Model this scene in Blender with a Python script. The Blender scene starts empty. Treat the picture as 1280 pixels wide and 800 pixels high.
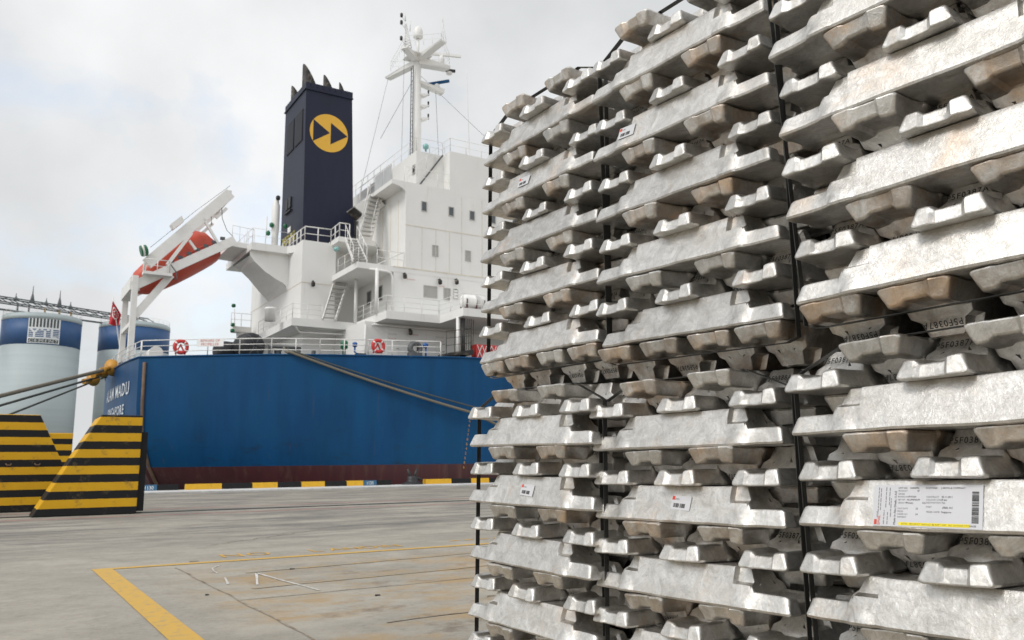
import bpy, math, random
from math import radians as R, sin, cos, pi
from mathutils import Vector, Matrix, noise

random.seed(7)
scene = bpy.context.scene
COL = scene.collection

# ------------------------------------------------------------------ camera
HC = 0.88
PITCH, ROLL = R(10.025), R(0.675)
cam_d = bpy.data.cameras.new('camera')
cam = bpy.data.objects.new('camera', cam_d)
COL.objects.link(cam)
cam_d.sensor_width = 36.0
cam_d.lens = 1030.0 / 1280.0 * 36.0
cam_d.clip_start = 0.05
cam_d.clip_end = 6000
cam.matrix_world = (Matrix.Translation((0, 0, HC)) @ Matrix.Rotation(pi / 2 + PITCH, 4, 'X')
                    @ Matrix.Rotation(-ROLL, 4, 'Z'))
cam_d.dof.use_dof = True
cam_d.dof.focus_distance = 2.35
cam_d.dof.aperture_fstop = 10.0
scene.camera = cam

# ------------------------------------------------------------------ light
SUN_EL, SUN_AZ = R(46), R(-132)          # azimuth measured from +Y towards +X
world = bpy.data.worlds.new('World')
scene.world = world
world.use_nodes = True
wn, wl = world.node_tree.nodes, world.node_tree.links
wn.clear()
w_out = wn.new('ShaderNodeOutputWorld')
w_bg = wn.new('ShaderNodeBackground')
w_bg.inputs['Strength'].default_value = 0.102
sky = wn.new('ShaderNodeTexSky')
sky.sky_type = 'NISHITA'
sky.sun_disc = False
sky.sun_elevation = SUN_EL
sky.sun_rotation = SUN_AZ
sky.air_density = 1.2
sky.dust_density = 1.0
tc = wn.new('ShaderNodeTexCoord')
mp = wn.new('ShaderNodeMapping')
mp.inputs['Scale'].default_value = (1.0, 1.0, 1.7)
mp.inputs['Location'].default_value = (0.4, 4.2, 1.0)
wl.new(tc.outputs['Generated'], mp.inputs['Vector'])
n1 = wn.new('ShaderNodeTexNoise')
n1.inputs['Scale'].default_value = 2.3
n1.inputs['Detail'].default_value = 9
n1.inputs['Roughness'].default_value = 0.55
n1.inputs['Distortion'].default_value = 0.25
wl.new(mp.outputs['Vector'], n1.inputs['Vector'])
cr = wn.new('ShaderNodeValToRGB')         # how much cloud
cr.color_ramp.elements[0].position = 0.41
cr.color_ramp.elements[1].position = 0.480
cr.color_ramp.elements[0].color = (0.74, 0.74, 0.74, 1)
cr.color_ramp.elements[1].color = (1, 1, 1, 1)
wl.new(n1.outputs['Fac'], cr.inputs['Fac'])
n2 = wn.new('ShaderNodeTexNoise')
n2.inputs['Scale'].default_value = 1.1
n2.inputs['Detail'].default_value = 8
n2.inputs['Roughness'].default_value = 0.5
mp2 = wn.new('ShaderNodeMapping')
mp2.inputs['Location'].default_value = (2.5, 7.0, 3.0)
wl.new(tc.outputs['Generated'], mp2.inputs['Vector'])
wl.new(mp2.outputs['Vector'], n2.inputs['Vector'])
cc = wn.new('ShaderNodeValToRGB')         # how bright the cloud is
cc.color_ramp.elements[0].position = 0.40
cc.color_ramp.elements[1].position = 0.57
cc.color_ramp.elements[0].color = (6.5, 6.65, 6.75, 1)
cc.color_ramp.elements[1].color = (10.0, 10.05, 10.1, 1)
wl.new(n2.outputs['Fac'], cc.inputs['Fac'])
wm = wn.new('ShaderNodeMix')
wm.data_type = 'RGBA'
wl.new(cr.outputs['Color'], wm.inputs[0])
gain = wn.new('ShaderNodeVectorMath')           # brightens the clear sky in the gaps between clouds
gain.operation = 'SCALE'
gain.inputs['Scale'].default_value = 2.3
wl.new(sky.outputs['Color'], gain.inputs[0])
wl.new(gain.outputs[0], wm.inputs[6])
wl.new(cc.outputs['Color'], wm.inputs[7])
wl.new(wm.outputs[2], w_bg.inputs['Color'])
wl.new(w_bg.outputs['Background'], w_out.inputs['Surface'])

sun_d = bpy.data.lights.new('sun', 'SUN')
sun_d.energy = 1.5
sun_d.angle = R(18)
sun_d.color = (1.0, 0.965, 0.91)
sun = bpy.data.objects.new('sun', sun_d)
COL.objects.link(sun)
sdir = Vector((sin(SUN_AZ) * cos(SUN_EL), cos(SUN_AZ) * cos(SUN_EL), sin(SUN_EL)))
sun.rotation_euler = (-sdir).to_track_quat('-Z', 'Y').to_euler()

scene.view_settings.view_transform = 'Standard'
scene.view_settings.look = 'None'
scene.view_settings.exposure = 0.07
scene.view_settings.gamma = 1.0

# ------------------------------------------------------------------ frames
AL = R(32.2)                               # quay direction
UX, UY = cos(AL), sin(AL)


def W(s, t, z=0.0):
    """quay frame (along the quay, across it, up) to world"""
    return Vector((s * UX - t * UY, s * UY + t * UX, z))


ORG = {}                                   # origin of every object, in the quay frame


# ------------------------------------------------------------------ materials
MATS = {}


def mat(name, col, rough=0.5, metal=0.0, var=0.08, scale=3.0, stretch=(1, 1, 1), dirt=None, dirt_amt=0.0,
        dirt_scale=4.0, dirt_stretch=(1, 1, 1), bump=0.0, bump_scale=40.0, spec=0.5, dirt_lo=0.52, dirt_hi=0.72):
    m = bpy.data.materials.new(name)
    m.use_nodes = True
    n, l = m.node_tree.nodes, m.node_tree.links
    b = n['Principled BSDF']
    b.inputs['Roughness'].default_value = rough
    b.inputs['Metallic'].default_value = metal
    b.inputs['Specular IOR Level'].default_value = spec
    t = n.new('ShaderNodeTexCoord')
    ma = n.new('ShaderNodeMapping')
    ma.inputs['Scale'].default_value = stretch
    l.new(t.outputs['Object'], ma.inputs['Vector'])
    no = n.new('ShaderNodeTexNoise')
    no.inputs['Scale'].default_value = scale
    no.inputs['Detail'].default_value = 7
    no.inputs['Roughness'].default_value = 0.6
    l.new(ma.outputs['Vector'], no.inputs['Vector'])
    ra = n.new('ShaderNodeValToRGB')
    e = ra.color_ramp.elements
    e[0].position, e[1].position = 0.3, 0.7
    e[0].color = tuple(max(0, c * (1 - var)) for c in col) + (1,)
    e[1].color = tuple(min(1, c * (1 + var)) for c in col) + (1,)
    l.new(no.outputs['Fac'], ra.inputs['Fac'])
    out = ra.outputs['Color']
    if dirt is not None:
        mb = n.new('ShaderNodeMapping')
        mb.inputs['Scale'].default_value = dirt_stretch
        mb.inputs['Location'].default_value = (7.3, 2.1, 5.5)
        l.new(t.outputs['Object'], mb.inputs['Vector'])
        nd = n.new('ShaderNodeTexNoise')
        nd.inputs['Scale'].default_value = dirt_scale
        nd.inputs['Detail'].default_value = 8
        nd.inputs['Roughness'].default_value = 0.65
        l.new(mb.outputs['Vector'], nd.inputs['Vector'])
        mr = n.new('ShaderNodeMapRange')
        mr.inputs['From Min'].default_value = dirt_lo
        mr.inputs['From Max'].default_value = dirt_hi
        mr.inputs['To Max'].default_value = dirt_amt
        l.new(nd.outputs['Fac'], mr.inputs['Value'])
        mx = n.new('ShaderNodeMix')
        mx.data_type = 'RGBA'
        l.new(mr.outputs['Result'], mx.inputs[0])
        l.new(out, mx.inputs[6])
        mx.inputs[7].default_value = tuple(dirt) + (1,)
        out = mx.outputs[2]
    l.new(out, b.inputs['Base Color'])
    if bump:
        nb = n.new('ShaderNodeTexNoise')
        nb.inputs['Scale'].default_value = bump_scale
        nb.inputs['Detail'].default_value = 6
        l.new(t.outputs['Object'], nb.inputs['Vector'])
        bu = n.new('ShaderNodeBump')
        bu.inputs['Strength'].default_value = bump
        bu.inputs['Distance'].default_value = 0.01
        l.new(nb.outputs['Fac'], bu.inputs['Height'])
        l.new(bu.outputs['Normal'], b.inputs['Normal'])
    MATS[name] = m
    return m


white = mat('white_ship_paint', (0.775, 0.770, 0.745), 0.45, var=0.03, scale=0.7, dirt=(0.52, 0.41, 0.29), dirt_amt=0.42,
            dirt_scale=1.6, dirt_stretch=(1.6, 1.6, 0.22), dirt_lo=0.58, dirt_hi=0.82)
seam_m = mat('rusty_weld_seam', (0.66, 0.60, 0.50), 0.5, var=0.15, scale=2)
white_plain = mat('white_rail_paint', (0.77, 0.76, 0.735), 0.45, var=0.04)
davit_white = mat('davit_white_paint', (0.78, 0.77, 0.74), 0.45, var=0.05, scale=2, dirt=(0.5, 0.36, 0.22), dirt_amt=0.35,
                  dirt_scale=3, dirt_lo=0.6, dirt_hi=0.8)
hull_blue = mat('hull_blue_paint', (0.001, 0.053, 0.150), 0.5, var=0.18, scale=1.2, stretch=(1, 1, 0.12),
                dirt=(0.008, 0.10, 0.20), dirt_amt=0.14, dirt_scale=2.2, dirt_stretch=(1.5, 1.5, 0.10), bump=0.04, bump_scale=1.2, spec=0.22)


def hull_paint(m):
    """adds scuffs from fenders low on the side, thin plate seams and rust weeps to the blue"""
    n, l = m.node_tree.nodes, m.node_tree.links
    b = n['Principled BSDF']
    src = b.inputs['Base Color'].links[0].from_socket
    t = n.new('ShaderNodeTexCoord')

    def nz(sc, scale, det, rough):
        ma = n.new('ShaderNodeMapping')
        ma.inputs['Scale'].default_value = sc
        l.new(t.outputs['Object'], ma.inputs['Vector'])
        x = n.new('ShaderNodeTexNoise')
        x.inputs['Scale'].default_value, x.inputs['Detail'].default_value, x.inputs['Roughness'].default_value = scale, det, rough
        l.new(ma.outputs['Vector'], x.inputs['Vector'])
        return x.outputs['Fac']

    def rng_(src_, a, c_, lo, hi):
        x = n.new('ShaderNodeMapRange')
        x.inputs['From Min'].default_value, x.inputs['From Max'].default_value = a, c_
        x.inputs['To Min'].default_value, x.inputs['To Max'].default_value = lo, hi
        l.new(src_, x.inputs['Value'])
        return x.outputs['Result']

    def mul(a, c_):
        x = n.new('ShaderNodeMath')
        x.operation = 'MULTIPLY'
        l.new(a, x.inputs[0])
        l.new(c_, x.inputs[1])
        return x.outputs[0]

    def mix(f, a, col):
        x = n.new('ShaderNodeMix')
        x.data_type = 'RGBA'
        l.new(f, x.inputs[0])
        l.new(a, x.inputs[6])
        x.inputs[7].default_value = col + (1,)
        return x.outputs[2]
    sp = n.new('ShaderNodeSeparateXYZ')
    l.new(t.outputs['Object'], sp.inputs['Vector'])
    low = rng_(sp.outputs['Z'], 5.2, 3.2, 0, 1)              # object origin lies two metres under the datum
    c = mix(mul(rng_(nz((.5, .5, 2.2), 1.3, 9, .7), .56, .66, 0, .8), low), src, (0.012, 0.022, 0.035))
    c = mix(rng_(nz((5, 5, .12), 1.0, 8, .6), .66, .74, 0, .55), c, (0.10, 0.055, 0.03))
    c = mix(rng_(nz((1, 1, 1), .35, 6, .5), .45, .65, 0, .35), c, (0.002, 0.075, 0.175))
    l.new(c, b.inputs['Base Color'])


hull_paint(hull_blue)
hull_red = mat('hull_red_paint', (0.060, 0.011, 0.013), 0.5, var=0.25, scale=1.1, stretch=(1.4, 1, 0.2),
               dirt=(0.11, 0.055, 0.04), dirt_amt=0.7, dirt_scale=1.5, dirt_stretch=(1.6, 1.6, 0.15))
funnel_navy = mat('funnel_navy_paint', (0.012, 0.015, 0.036), 0.5, var=0.15, scale=1.4, stretch=(1, 1, 0.3), bump=0.05, bump_scale=2, spec=0.3)
funnel_yellow = mat('funnel_yellow_paint', (0.75, 0.42, 0.035), 0.45, var=0.05)
black_metal = mat('black_metal', (0.012, 0.012, 0.013), 0.5, var=0.2)
soot = mat('sooty_steel', (0.018, 0.016, 0.015), 0.6, var=0.4, scale=5, dirt=(0.25, 0.21, 0.16), dirt_amt=0.8, dirt_scale=3)
dark_glass = mat('window_glass', (0.05, 0.06, 0.065), 0.08, var=0.2, spec=0.8)
curtain_glass = mat('curtained_window_glass', (0.34, 0.33, 0.30), 0.12, var=0.12, scale=5, stretch=(6, 6, 0.3), spec=0.8)
frame_grey = mat('window_frame_paint', (0.42, 0.41, 0.39), 0.5, var=0.1)
panel_grey = mat('windscreen_panel', (0.50, 0.51, 0.52), 0.3, var=0.05)
rubber = mat('black_rubber', (0.02, 0.021, 0.024), 0.6, var=0.3, scale=4)
orange = mat('lifeboat_orange', (0.56, 0.082, 0.045), 0.40, var=0.10, scale=2, dirt=(0.40, 0.05, 0.03), dirt_amt=0.4, dirt_scale=1.5)
red_paint = mat('red_paint', (0.55, 0.03, 0.03), 0.45, var=0.08)
white_tape = mat('reflective_white', (0.8, 0.8, 0.78), 0.4, var=0.05)
green_paint = mat('green_paint', (0.015, 0.14, 0.06), 0.45, var=0.15)
blue_paint = mat('blue_paint', (0.01, 0.09, 0.32), 0.45, var=0.12)
cyan_glass = mat('lamp_glass', (0.25, 0.48, 0.46), 0.2, var=0.1)
deck_grey = mat('grey_deck_steel', (0.09, 0.095, 0.10), 0.55, var=0.2)
brown_rust = mat('brown_rubbing_wood', (0.15, 0.095, 0.06), 0.7, var=0.3, scale=5)
rope_m = mat('mooring_rope_fibre', (0.17, 0.15, 0.115), 0.85, var=0.35, scale=26, bump=0.5, bump_scale=60)
rope_g = mat('dark_rope_fibre', (0.065, 0.07, 0.06), 0.85, var=0.3, scale=26)
guard_y = mat('rat_guard_yellow', (0.55, 0.27, 0.03), 0.5, var=0.15)
flag_red = mat('flag_red_cloth', (0.50, 0.022, 0.035), 0.7, var=0.10)
cloth_white = mat('white_print', (0.82, 0.82, 0.80), 0.6, var=0.03)
name_white = mat('white_hull_lettering', (0.70, 0.74, 0.78), 0.5, var=0.06)
ink = mat('black_ink', (0.035, 0.034, 0.032), 0.6, var=0.5, scale=160)
ink_grey = mat('grey_print', (0.20, 0.20, 0.205), 0.6, var=0.1)
paper = mat('white_label_paper', (0.58, 0.58, 0.60), 0.55, var=0.03, scale=20)
label_red = mat('red_label_print', (0.62, 0.06, 0.03), 0.55, var=0.04)
label_yel = mat('yellow_label_print', (0.80, 0.66, 0.02), 0.55, var=0.04)
sign_red = mat('sign_red_letters', (0.60, 0.16, 0.15), 0.6, var=0.06)
sign_blue = mat('quay_number_blue', (0.03, 0.12, 0.22), 0.5, var=0.1)
kerb_y = mat('kerb_yellow_paint', (0.72, 0.40, 0.012), 0.55, var=0.08, scale=6, dirt=(0.25, 0.17, 0.05), dirt_amt=0.5, dirt_scale=5, dirt_lo=0.6)
kerb_k = mat('kerb_black_paint', (0.011, 0.011, 0.012), 0.6, var=0.2, scale=6, spec=0.25)
silo_white = mat('silo_grey_paint', (0.40, 0.455, 0.46), 0.6, var=0.05, scale=1.0, stretch=(.05, .05, 1.5), dirt=(.36, .38, .36), dirt_amt=.25, dirt_scale=.8, dirt_stretch=(1, 1, .1))
silo_blue = mat('silo_blue_paint', (0.028, 0.085, 0.21), 0.55, var=0.08, scale=0.6)
silo_logo = mat('silo_logo_white', (0.74, 0.76, 0.76), 0.6, var=0.03)
silo_dark = mat('silo_logo_dark', (0.06, 0.075, 0.07), 0.6, var=0.1)
gantry = mat('conveyor_steel', (0.14, 0.15, 0.155), 0.6, var=0.25, scale=1.2)
gantry_y = mat('conveyor_yellow_paint', (0.40, 0.26, 0.07), 0.6, var=0.2)
strap_m = mat('black_strap', (0.026, 0.026, 0.024), 0.42, var=0.15)
bollard_m = mat('bollard_iron', (0.022, 0.022, 0.024), 0.5, var=0.3, scale=9)


def striped_barrier_material():
    m = bpy.data.materials.new('hazard_stripe_paint')
    m.use_nodes = True
    n, l = m.node_tree.nodes, m.node_tree.links
    b = n['Principled BSDF']
    b.inputs['Roughness'].default_value = 0.55
    b.inputs['Specular IOR Level'].default_value = 0.25
    t = n.new('ShaderNodeTexCoord')
    sx = n.new('ShaderNodeSeparateXYZ')
    l.new(t.outputs['Object'], sx.inputs['Vector'])
    no = n.new('ShaderNodeTexNoise')
    no.inputs['Scale'].default_value = 9
    l.new(t.outputs['Object'], no.inputs['Vector'])
    ma = n.new('ShaderNodeMath')
    ma.operation = 'MULTIPLY_ADD'
    ma.inputs[1].default_value = 0.010
    l.new(no.outputs['Fac'], ma.inputs[0])
    l.new(sx.outputs['Z'], ma.inputs[2])
    mo = n.new('ShaderNodeMath')
    mo.operation = 'FLOORED_MODULO'
    mo.inputs[1].default_value = 0.327
    l.new(ma.outputs[0], mo.inputs[0])
    gt = n.new('ShaderNodeMath')
    gt.operation = 'GREATER_THAN'
    gt.inputs[1].default_value = 0.160
    l.new(mo.outputs[0], gt.inputs[0])
    mx = n.new('ShaderNodeMix')
    mx.data_type = 'RGBA'
    mx.inputs[6].default_value = (0.010, 0.010, 0.011, 1)
    ry = n.new('ShaderNodeValToRGB')
    ry.color_ramp.elements[0].color = (0.58, 0.31, 0.010, 1)
    ry.color_ramp.elements[1].color = (0.70, 0.40, 0.014, 1)
    n3 = n.new('ShaderNodeTexNoise')
    n3.inputs['Scale'].default_value = 2.5
    n3.inputs['Detail'].default_value = 8
    l.new(t.outputs['Object'], n3.inputs['Vector'])
    l.new(n3.outputs['Fac'], ry.inputs['Fac'])
    l.new(ry.outputs['Color'], mx.inputs[7])
    l.new(gt.outputs[0], mx.inputs[0])
    n4 = n.new('ShaderNodeTexNoise')
    n4.inputs['Scale'].default_value = 3.5
    n4.inputs['Detail'].default_value = 10
    n4.inputs['Roughness'].default_value = 0.75
    l.new(t.outputs['Object'], n4.inputs['Vector'])
    mr = n.new('ShaderNodeMapRange')
    mr.inputs['From Min'].default_value, mr.inputs['From Max'].default_value = .56, .70
    mr.inputs['To Max'].default_value = .7
    l.new(n4.outputs['Fac'], mr.inputs['Value'])
    m5 = n.new('ShaderNodeMix')
    m5.data_type = 'RGBA'
    l.new(mr.outputs['Result'], m5.inputs[0])
    l.new(mx.outputs[2], m5.inputs[6])
    m5.inputs[7].default_value = (.12, .09, .05, 1)
    l.new(m5.outputs[2], b.inputs['Base Color'])
    return m


hazard = striped_barrier_material()


def concrete_material(name, base, seed, apron=False):
    m = bpy.data.materials.new(name)
    m.use_nodes = True
    n, l = m.node_tree.nodes, m.node_tree.links
    b = n['Principled BSDF']
    b.inputs['Roughness'].default_value = 0.82
    t = n.new('ShaderNodeTexCoord')

    def nz(scale, det, rough, stretch, loc=0.0):
        ma = n.new('ShaderNodeMapping')
        ma.inputs['Scale'].default_value = stretch
        ma.inputs['Location'].default_value = (seed + loc, seed * 0.7 - loc, 0)
        l.new(t.outputs['Object'], ma.inputs['Vector'])
        x = n.new('ShaderNodeTexNoise')
        x.inputs['Scale'].default_value = scale
        x.inputs['Detail'].default_value = det
        x.inputs['Roughness'].default_value = rough
        l.new(ma.outputs['Vector'], x.inputs['Vector'])
        return x.outputs['Fac']

    def ramp(src, p0, p1, c0, c1):
        r_ = n.new('ShaderNodeValToRGB')
        r_.color_ramp.elements[0].position, r_.color_ramp.elements[1].position = p0, p1
        r_.color_ramp.elements[0].color, r_.color_ramp.elements[1].color = c0 + (1,), c1 + (1,)
        l.new(src, r_.inputs['Fac'])
        return r_.outputs['Color']

    def mix(fac, a, c):
        x = n.new('ShaderNodeMix')
        x.data_type = 'RGBA'
        l.new(fac, x.inputs[0])
        l.new(a, x.inputs[6])
        if isinstance(c, tuple):
            x.inputs[7].default_value = c + (1,)
        else:
            l.new(c, x.inputs[7])
        return x.outputs[2]

    def band(src, lo, hi, amt):
        x = n.new('ShaderNodeMapRange')
        x.inputs['From Min'].default_value, x.inputs['From Max'].default_value = lo, hi
        x.inputs['To Max'].default_value = amt
        l.new(src, x.inputs['Value'])
        return x.outputs['Result']

    c = ramp(nz(0.6, 10, 0.68, (0.8, 1, 1)), 0.34, 0.66, tuple(v * 0.80 for v in base), tuple(v * 1.16 for v in base))
    c = mix(band(nz(2.6, 9, 0.72, (1, 1, 1), 3), 0.46, 0.64, 0.45), c, tuple(v * 0.62 for v in base))
    c = mix(band(nz(18, 8, 0.75, (1, 1, 1), 13), 0.49, 0.66, 0.50), c, tuple(v * 0.55 for v in base))
    c = mix(band(nz(1.1, 9, 0.7, (.9, 1, 1), 33), 0.49, 0.62, 0.5), c, tuple(min(1, v * 1.32) for v in base))
    c = mix(band(nz(60, 4, 0.7, (1, 1, 1), 5), 0.5, 0.8, 0.30), c, tuple(min(1, v * 1.45) for v in base))
    if apron:
        sp = n.new('ShaderNodeSeparateXYZ')
        l.new(t.outputs['Object'], sp.inputs['Vector'])
        # tyre soot in long streaks along the quay, strongest in the truck lane
        lane = n.new('ShaderNodeMapRange')
        lane.interpolation_type = 'SMOOTHSTEP'
        lane.inputs['From Min'].default_value, lane.inputs['From Max'].default_value = 8.8, 12.5
        l.new(sp.outputs['Y'], lane.inputs['Value'])
        st1 = band(nz(0.8, 11, 0.78, (0.45, 1.6, 1), 9), 0.44, 0.60, 0.85)
        mu = n.new('ShaderNodeMath')
        mu.operation = 'MULTIPLY'
        l.new(st1, mu.inputs[0])
        l.new(lane.outputs['Result'], mu.inputs[1])
        c = mix(mu.outputs[0], c, (0.105, 0.102, 0.096))
        # rusty brown soil and worn yellow in the storage bay
        bay = n.new('ShaderNodeMapRange')
        bay.interpolation_type = 'SMOOTHSTEP'
        bay.inputs['From Min'].default_value, bay.inputs['From Max'].default_value = 9.0, 6.5
        l.new(sp.outputs['Y'], bay.inputs['Value'])
        bx = n.new('ShaderNodeMapRange')
        bx.interpolation_type = 'SMOOTHSTEP'
        bx.inputs['From Min'].default_value, bx.inputs['From Max'].default_value = 1.1, 1.7
        l.new(sp.outputs['X'], bx.inputs['Value'])
        m2 = n.new('ShaderNodeMath')
        m2.operation = 'MULTIPLY'
        l.new(bay.outputs['Result'], m2.inputs[0])
        l.new(bx.outputs['Result'], m2.inputs[1])
        st2 = band(nz(1.3, 10, 0.72, (0.9, 1.3, 1), 17), 0.46, 0.62, 0.85)
        m3 = n.new('ShaderNodeMath')
        m3.operation = 'MULTIPLY'
        l.new(st2, m3.inputs[0])
        l.new(m2.outputs[0], m3.inputs[1])
        c = mix(m3.outputs[0], c, (0.36, 0.235, 0.10))
        st3 = band(nz(2.3, 9, 0.7, (.9, 1.2, 1), 27), 0.56, 0.68, 0.7)
        m4 = n.new('ShaderNodeMath')
        m4.operation = 'MULTIPLY'
        l.new(st3, m4.inputs[0])
        l.new(m2.outputs[0], m4.inputs[1])
        c = mix(m4.outputs[0], c, (0.115, 0.075, 0.045))
    l.new(c, b.inputs['Base Color'])
    bu = n.new('ShaderNodeBump')
    bu.inputs['Strength'].default_value = 0.5
    bu.inputs['Distance'].default_value = 0.012
    l.new(nz(30, 9, 0.75, (1, 1, 1), 2), bu.inputs['Height'])
    l.new(bu.outputs['Normal'], b.inputs['Normal'])
    return m


concrete = concrete_material('quay_concrete', (0.325, 0.298, 0.250), 3.0, True)
concrete_pale = concrete_material('coping_concrete', (0.56, 0.555, 0.54), 11.0)
concrete_far = concrete_material('far_concrete', (0.30, 0.29, 0.27), 23.0)


def worn_paint(name, col, under, lo, hi, scale=14):
    m = bpy.data.materials.new(name)
    m.use_nodes = True
    n, l = m.node_tree.nodes, m.node_tree.links
    b = n['Principled BSDF']
    b.inputs['Roughness'].default_value = 0.7
    t = n.new('ShaderNodeTexCoord')
    x = n.new('ShaderNodeTexNoise')
    x.inputs['Scale'].default_value = scale
    x.inputs['Detail'].default_value = 9
    x.inputs['Roughness'].default_value = 0.72
    l.new(t.outputs['Object'], x.inputs['Vector'])
    r_ = n.new('ShaderNodeValToRGB')
    r_.color_ramp.elements[0].position, r_.color_ramp.elements[1].position = lo, hi
    r_.color_ramp.elements[0].color, r_.color_ramp.elements[1].color = under + (1,), col + (1,)
    l.new(x.outputs['Fac'], r_.inputs['Fac'])
    l.new(r_.outputs['Color'], b.inputs['Base Color'])
    return m


mark_yellow = worn_paint('worn_yellow_marking', (0.56, 0.335, 0.055), (0.36, 0.27, 0.13), 0.34, 0.50)
mark_faint = worn_paint('faded_yellow_marking', (0.58, 0.33, 0.05), (0.36, 0.29, 0.20), 0.34, 0.46)
mark_ghost = worn_paint('nearly_gone_yellow_marking', (0.50, 0.32, 0.10), (0.30, 0.255, 0.19), 0.46, 0.62, 7)
mark_red = worn_paint('worn_red_marking', (0.46, 0.15, 0.14), (0.36, 0.27, 0.24), 0.34, 0.54, 5)
mark_white = worn_paint('chalk_white_marking', (0.64, 0.63, 0.60), (0.38, 0.35, 0.30), 0.40, 0.56, 26)
joint_m = worn_paint('dirty_joint_filler', (0.16, 0.105, 0.06), (0.31, 0.27, 0.21), 0.44, 0.62, 7)
rail_dark = mat('crane_rail_slot', (0.030, 0.032, 0.034), 0.5, var=0.2)


def aluminium_material(name, stain_shade):
    m = bpy.data.materials.new(name)
    m.use_nodes = True
    n, l = m.node_tree.nodes, m.node_tree.links
    b = n['Principled BSDF']
    t = n.new('ShaderNodeTexCoord')
    oi = n.new('ShaderNodeObjectInfo')

    def coords(sc):
        ad = n.new('ShaderNodeVectorMath')
        ad.operation = 'MULTIPLY'
        l.new(t.outputs['Object'], ad.inputs[0])
        ad.inputs[1].default_value = sc
        a2 = n.new('ShaderNodeVectorMath')
        a2.operation = 'MULTIPLY_ADD'
        l.new(oi.outputs['Random'], a2.inputs[0])
        a2.inputs[1].default_value = (37, 51, 23)
        l.new(ad.outputs[0], a2.inputs[2])
        return a2.outputs[0]

    def nz(scale, det, rough, dist=0.0, sc=(1, 1, 1)):
        x = n.new('ShaderNodeTexNoise')
        x.inputs['Scale'].default_value = scale
        x.inputs['Detail'].default_value = det
        x.inputs['Roughness'].default_value = rough
        x.inputs['Distortion'].default_value = dist
        l.new(coords(sc), x.inputs['Vector'])
        return x.outputs['Fac']

    def band(src, lo, hi, amt):
        x = n.new('ShaderNodeMapRange')
        x.inputs['From Min'].default_value, x.inputs['From Max'].default_value = lo, hi
        x.inputs['To Max'].default_value = amt
        l.new(src, x.inputs['Value'])
        return x.outputs['Result']

    def mix(fac, a, c):
        x = n.new('ShaderNodeMix')
        x.data_type = 'RGBA'
        l.new(fac, x.inputs[0])
        l.new(a, x.inputs[6])
        x.inputs[7].default_value = c + (1,)
        return x.outputs[2]

    r1 = n.new('ShaderNodeValToRGB')
    r1.color_ramp.elements[0].position, r1.color_ramp.elements[1].position = 0.34, 0.64
    r1.color_ramp.elements[0].color = (0.46, 0.445, 0.415, 1)
    r1.color_ramp.elements[1].color = (0.785, 0.77, 0.74, 1)
    l.new(nz(20, 11, 0.80, 0.8), r1.inputs['Fac'])
    c = r1.outputs['Color']
    c = mix(band(nz(9, 8, 0.7, 0.8, (.35, 1, 1.6)), .50, .64, .40), c, (0.52, 0.49, 0.445))       # dull streaks along the bar
    c = mix(band(nz(5, 9, 0.70, 0.4), .50 if stain_shade else .56, .66 if stain_shade else .72, .80 if stain_shade else .45), c, (0.70, 0.50, 0.33))
    if stain_shade:
        c = mix(band(nz(11, 9, 0.72, 0.3), .44, .62, .65), c, (0.34, 0.265, 0.20))  # brown stain, deepened to paint underside shade into the colour
    c = mix(band(nz(130, 6, 0.75), .56, .68, .55), c, (0.36, 0.335, 0.31))                           # pits
    c = mix(band(nz(38, 8, 0.78, .6), .60, .70, .60), c, (0.28, 0.26, 0.24))                         # scuffs
    hs = n.new('ShaderNodeHueSaturation')
    mv = n.new('ShaderNodeMapRange')
    mv.inputs['To Min'].default_value, mv.inputs['To Max'].default_value = 0.88, 1.06
    l.new(oi.outputs['Random'], mv.inputs['Value'])
    l.new(mv.outputs['Result'], hs.inputs['Value'])
    l.new(c, hs.inputs['Color'])
    l.new(hs.outputs['Color'], b.inputs['Base Color'])
    b.inputs['Metallic'].default_value = 1.0
    rr = n.new('ShaderNodeMapRange')
    rr.inputs['From Min'].default_value, rr.inputs['From Max'].default_value = .3, .7
    rr.inputs['To Min'].default_value, rr.inputs['To Max'].default_value = 0.36, 0.54
    l.new(nz(24, 9, 0.75), rr.inputs['Value'])
    l.new(rr.outputs['Result'], b.inputs['Roughness'])
    bu = n.new('ShaderNodeBump')
    bu.inputs['Strength'].default_value = 0.6
    bu.inputs['Distance'].default_value = 0.0022
    l.new(nz(85, 10, 0.74, 0.9), bu.inputs['Height'])
    l.new(bu.outputs['Normal'], b.inputs['Normal'])
    return m


aluminium = aluminium_material('cast_aluminium', False)
aluminium_stained_shaded = aluminium_material('stained_shaded_cast_aluminium', True)


def water_material():
    m = mat('harbour_water', (0.03, 0.055, 0.06), 0.12, var=0.2, scale=0.3, bump=0.6, bump_scale=1.2)
    return m


water_m = water_material()


# ------------------------------------------------------------------ mesh builder
_font_cache = {}


def text_geo(txt, spacing=1.0, bold=0.0):
    key = (txt, spacing, bold)
    if key not in _font_cache:
        cu = bpy.data.curves.new('tmp', 'FONT')
        cu.body = txt
        cu.size = 1.0
        cu.resolution_u = 2
        cu.space_character = spacing
        cu.offset = bold
        o = bpy.data.objects.new('tmp', cu)
        COL.objects.link(o)
        dg = bpy.context.evaluated_depsgraph_get()
        me = bpy.data.meshes.new_from_object(o.evaluated_get(dg))
        vs = [v.co.copy() for v in me.vertices]
        fs = [tuple(p.vertices) for p in me.polygons]
        bpy.data.objects.remove(o)
        bpy.data.curves.remove(cu)
        bpy.data.meshes.remove(me)
        _font_cache[key] = (vs, fs)
    return _font_cache[key]


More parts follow.
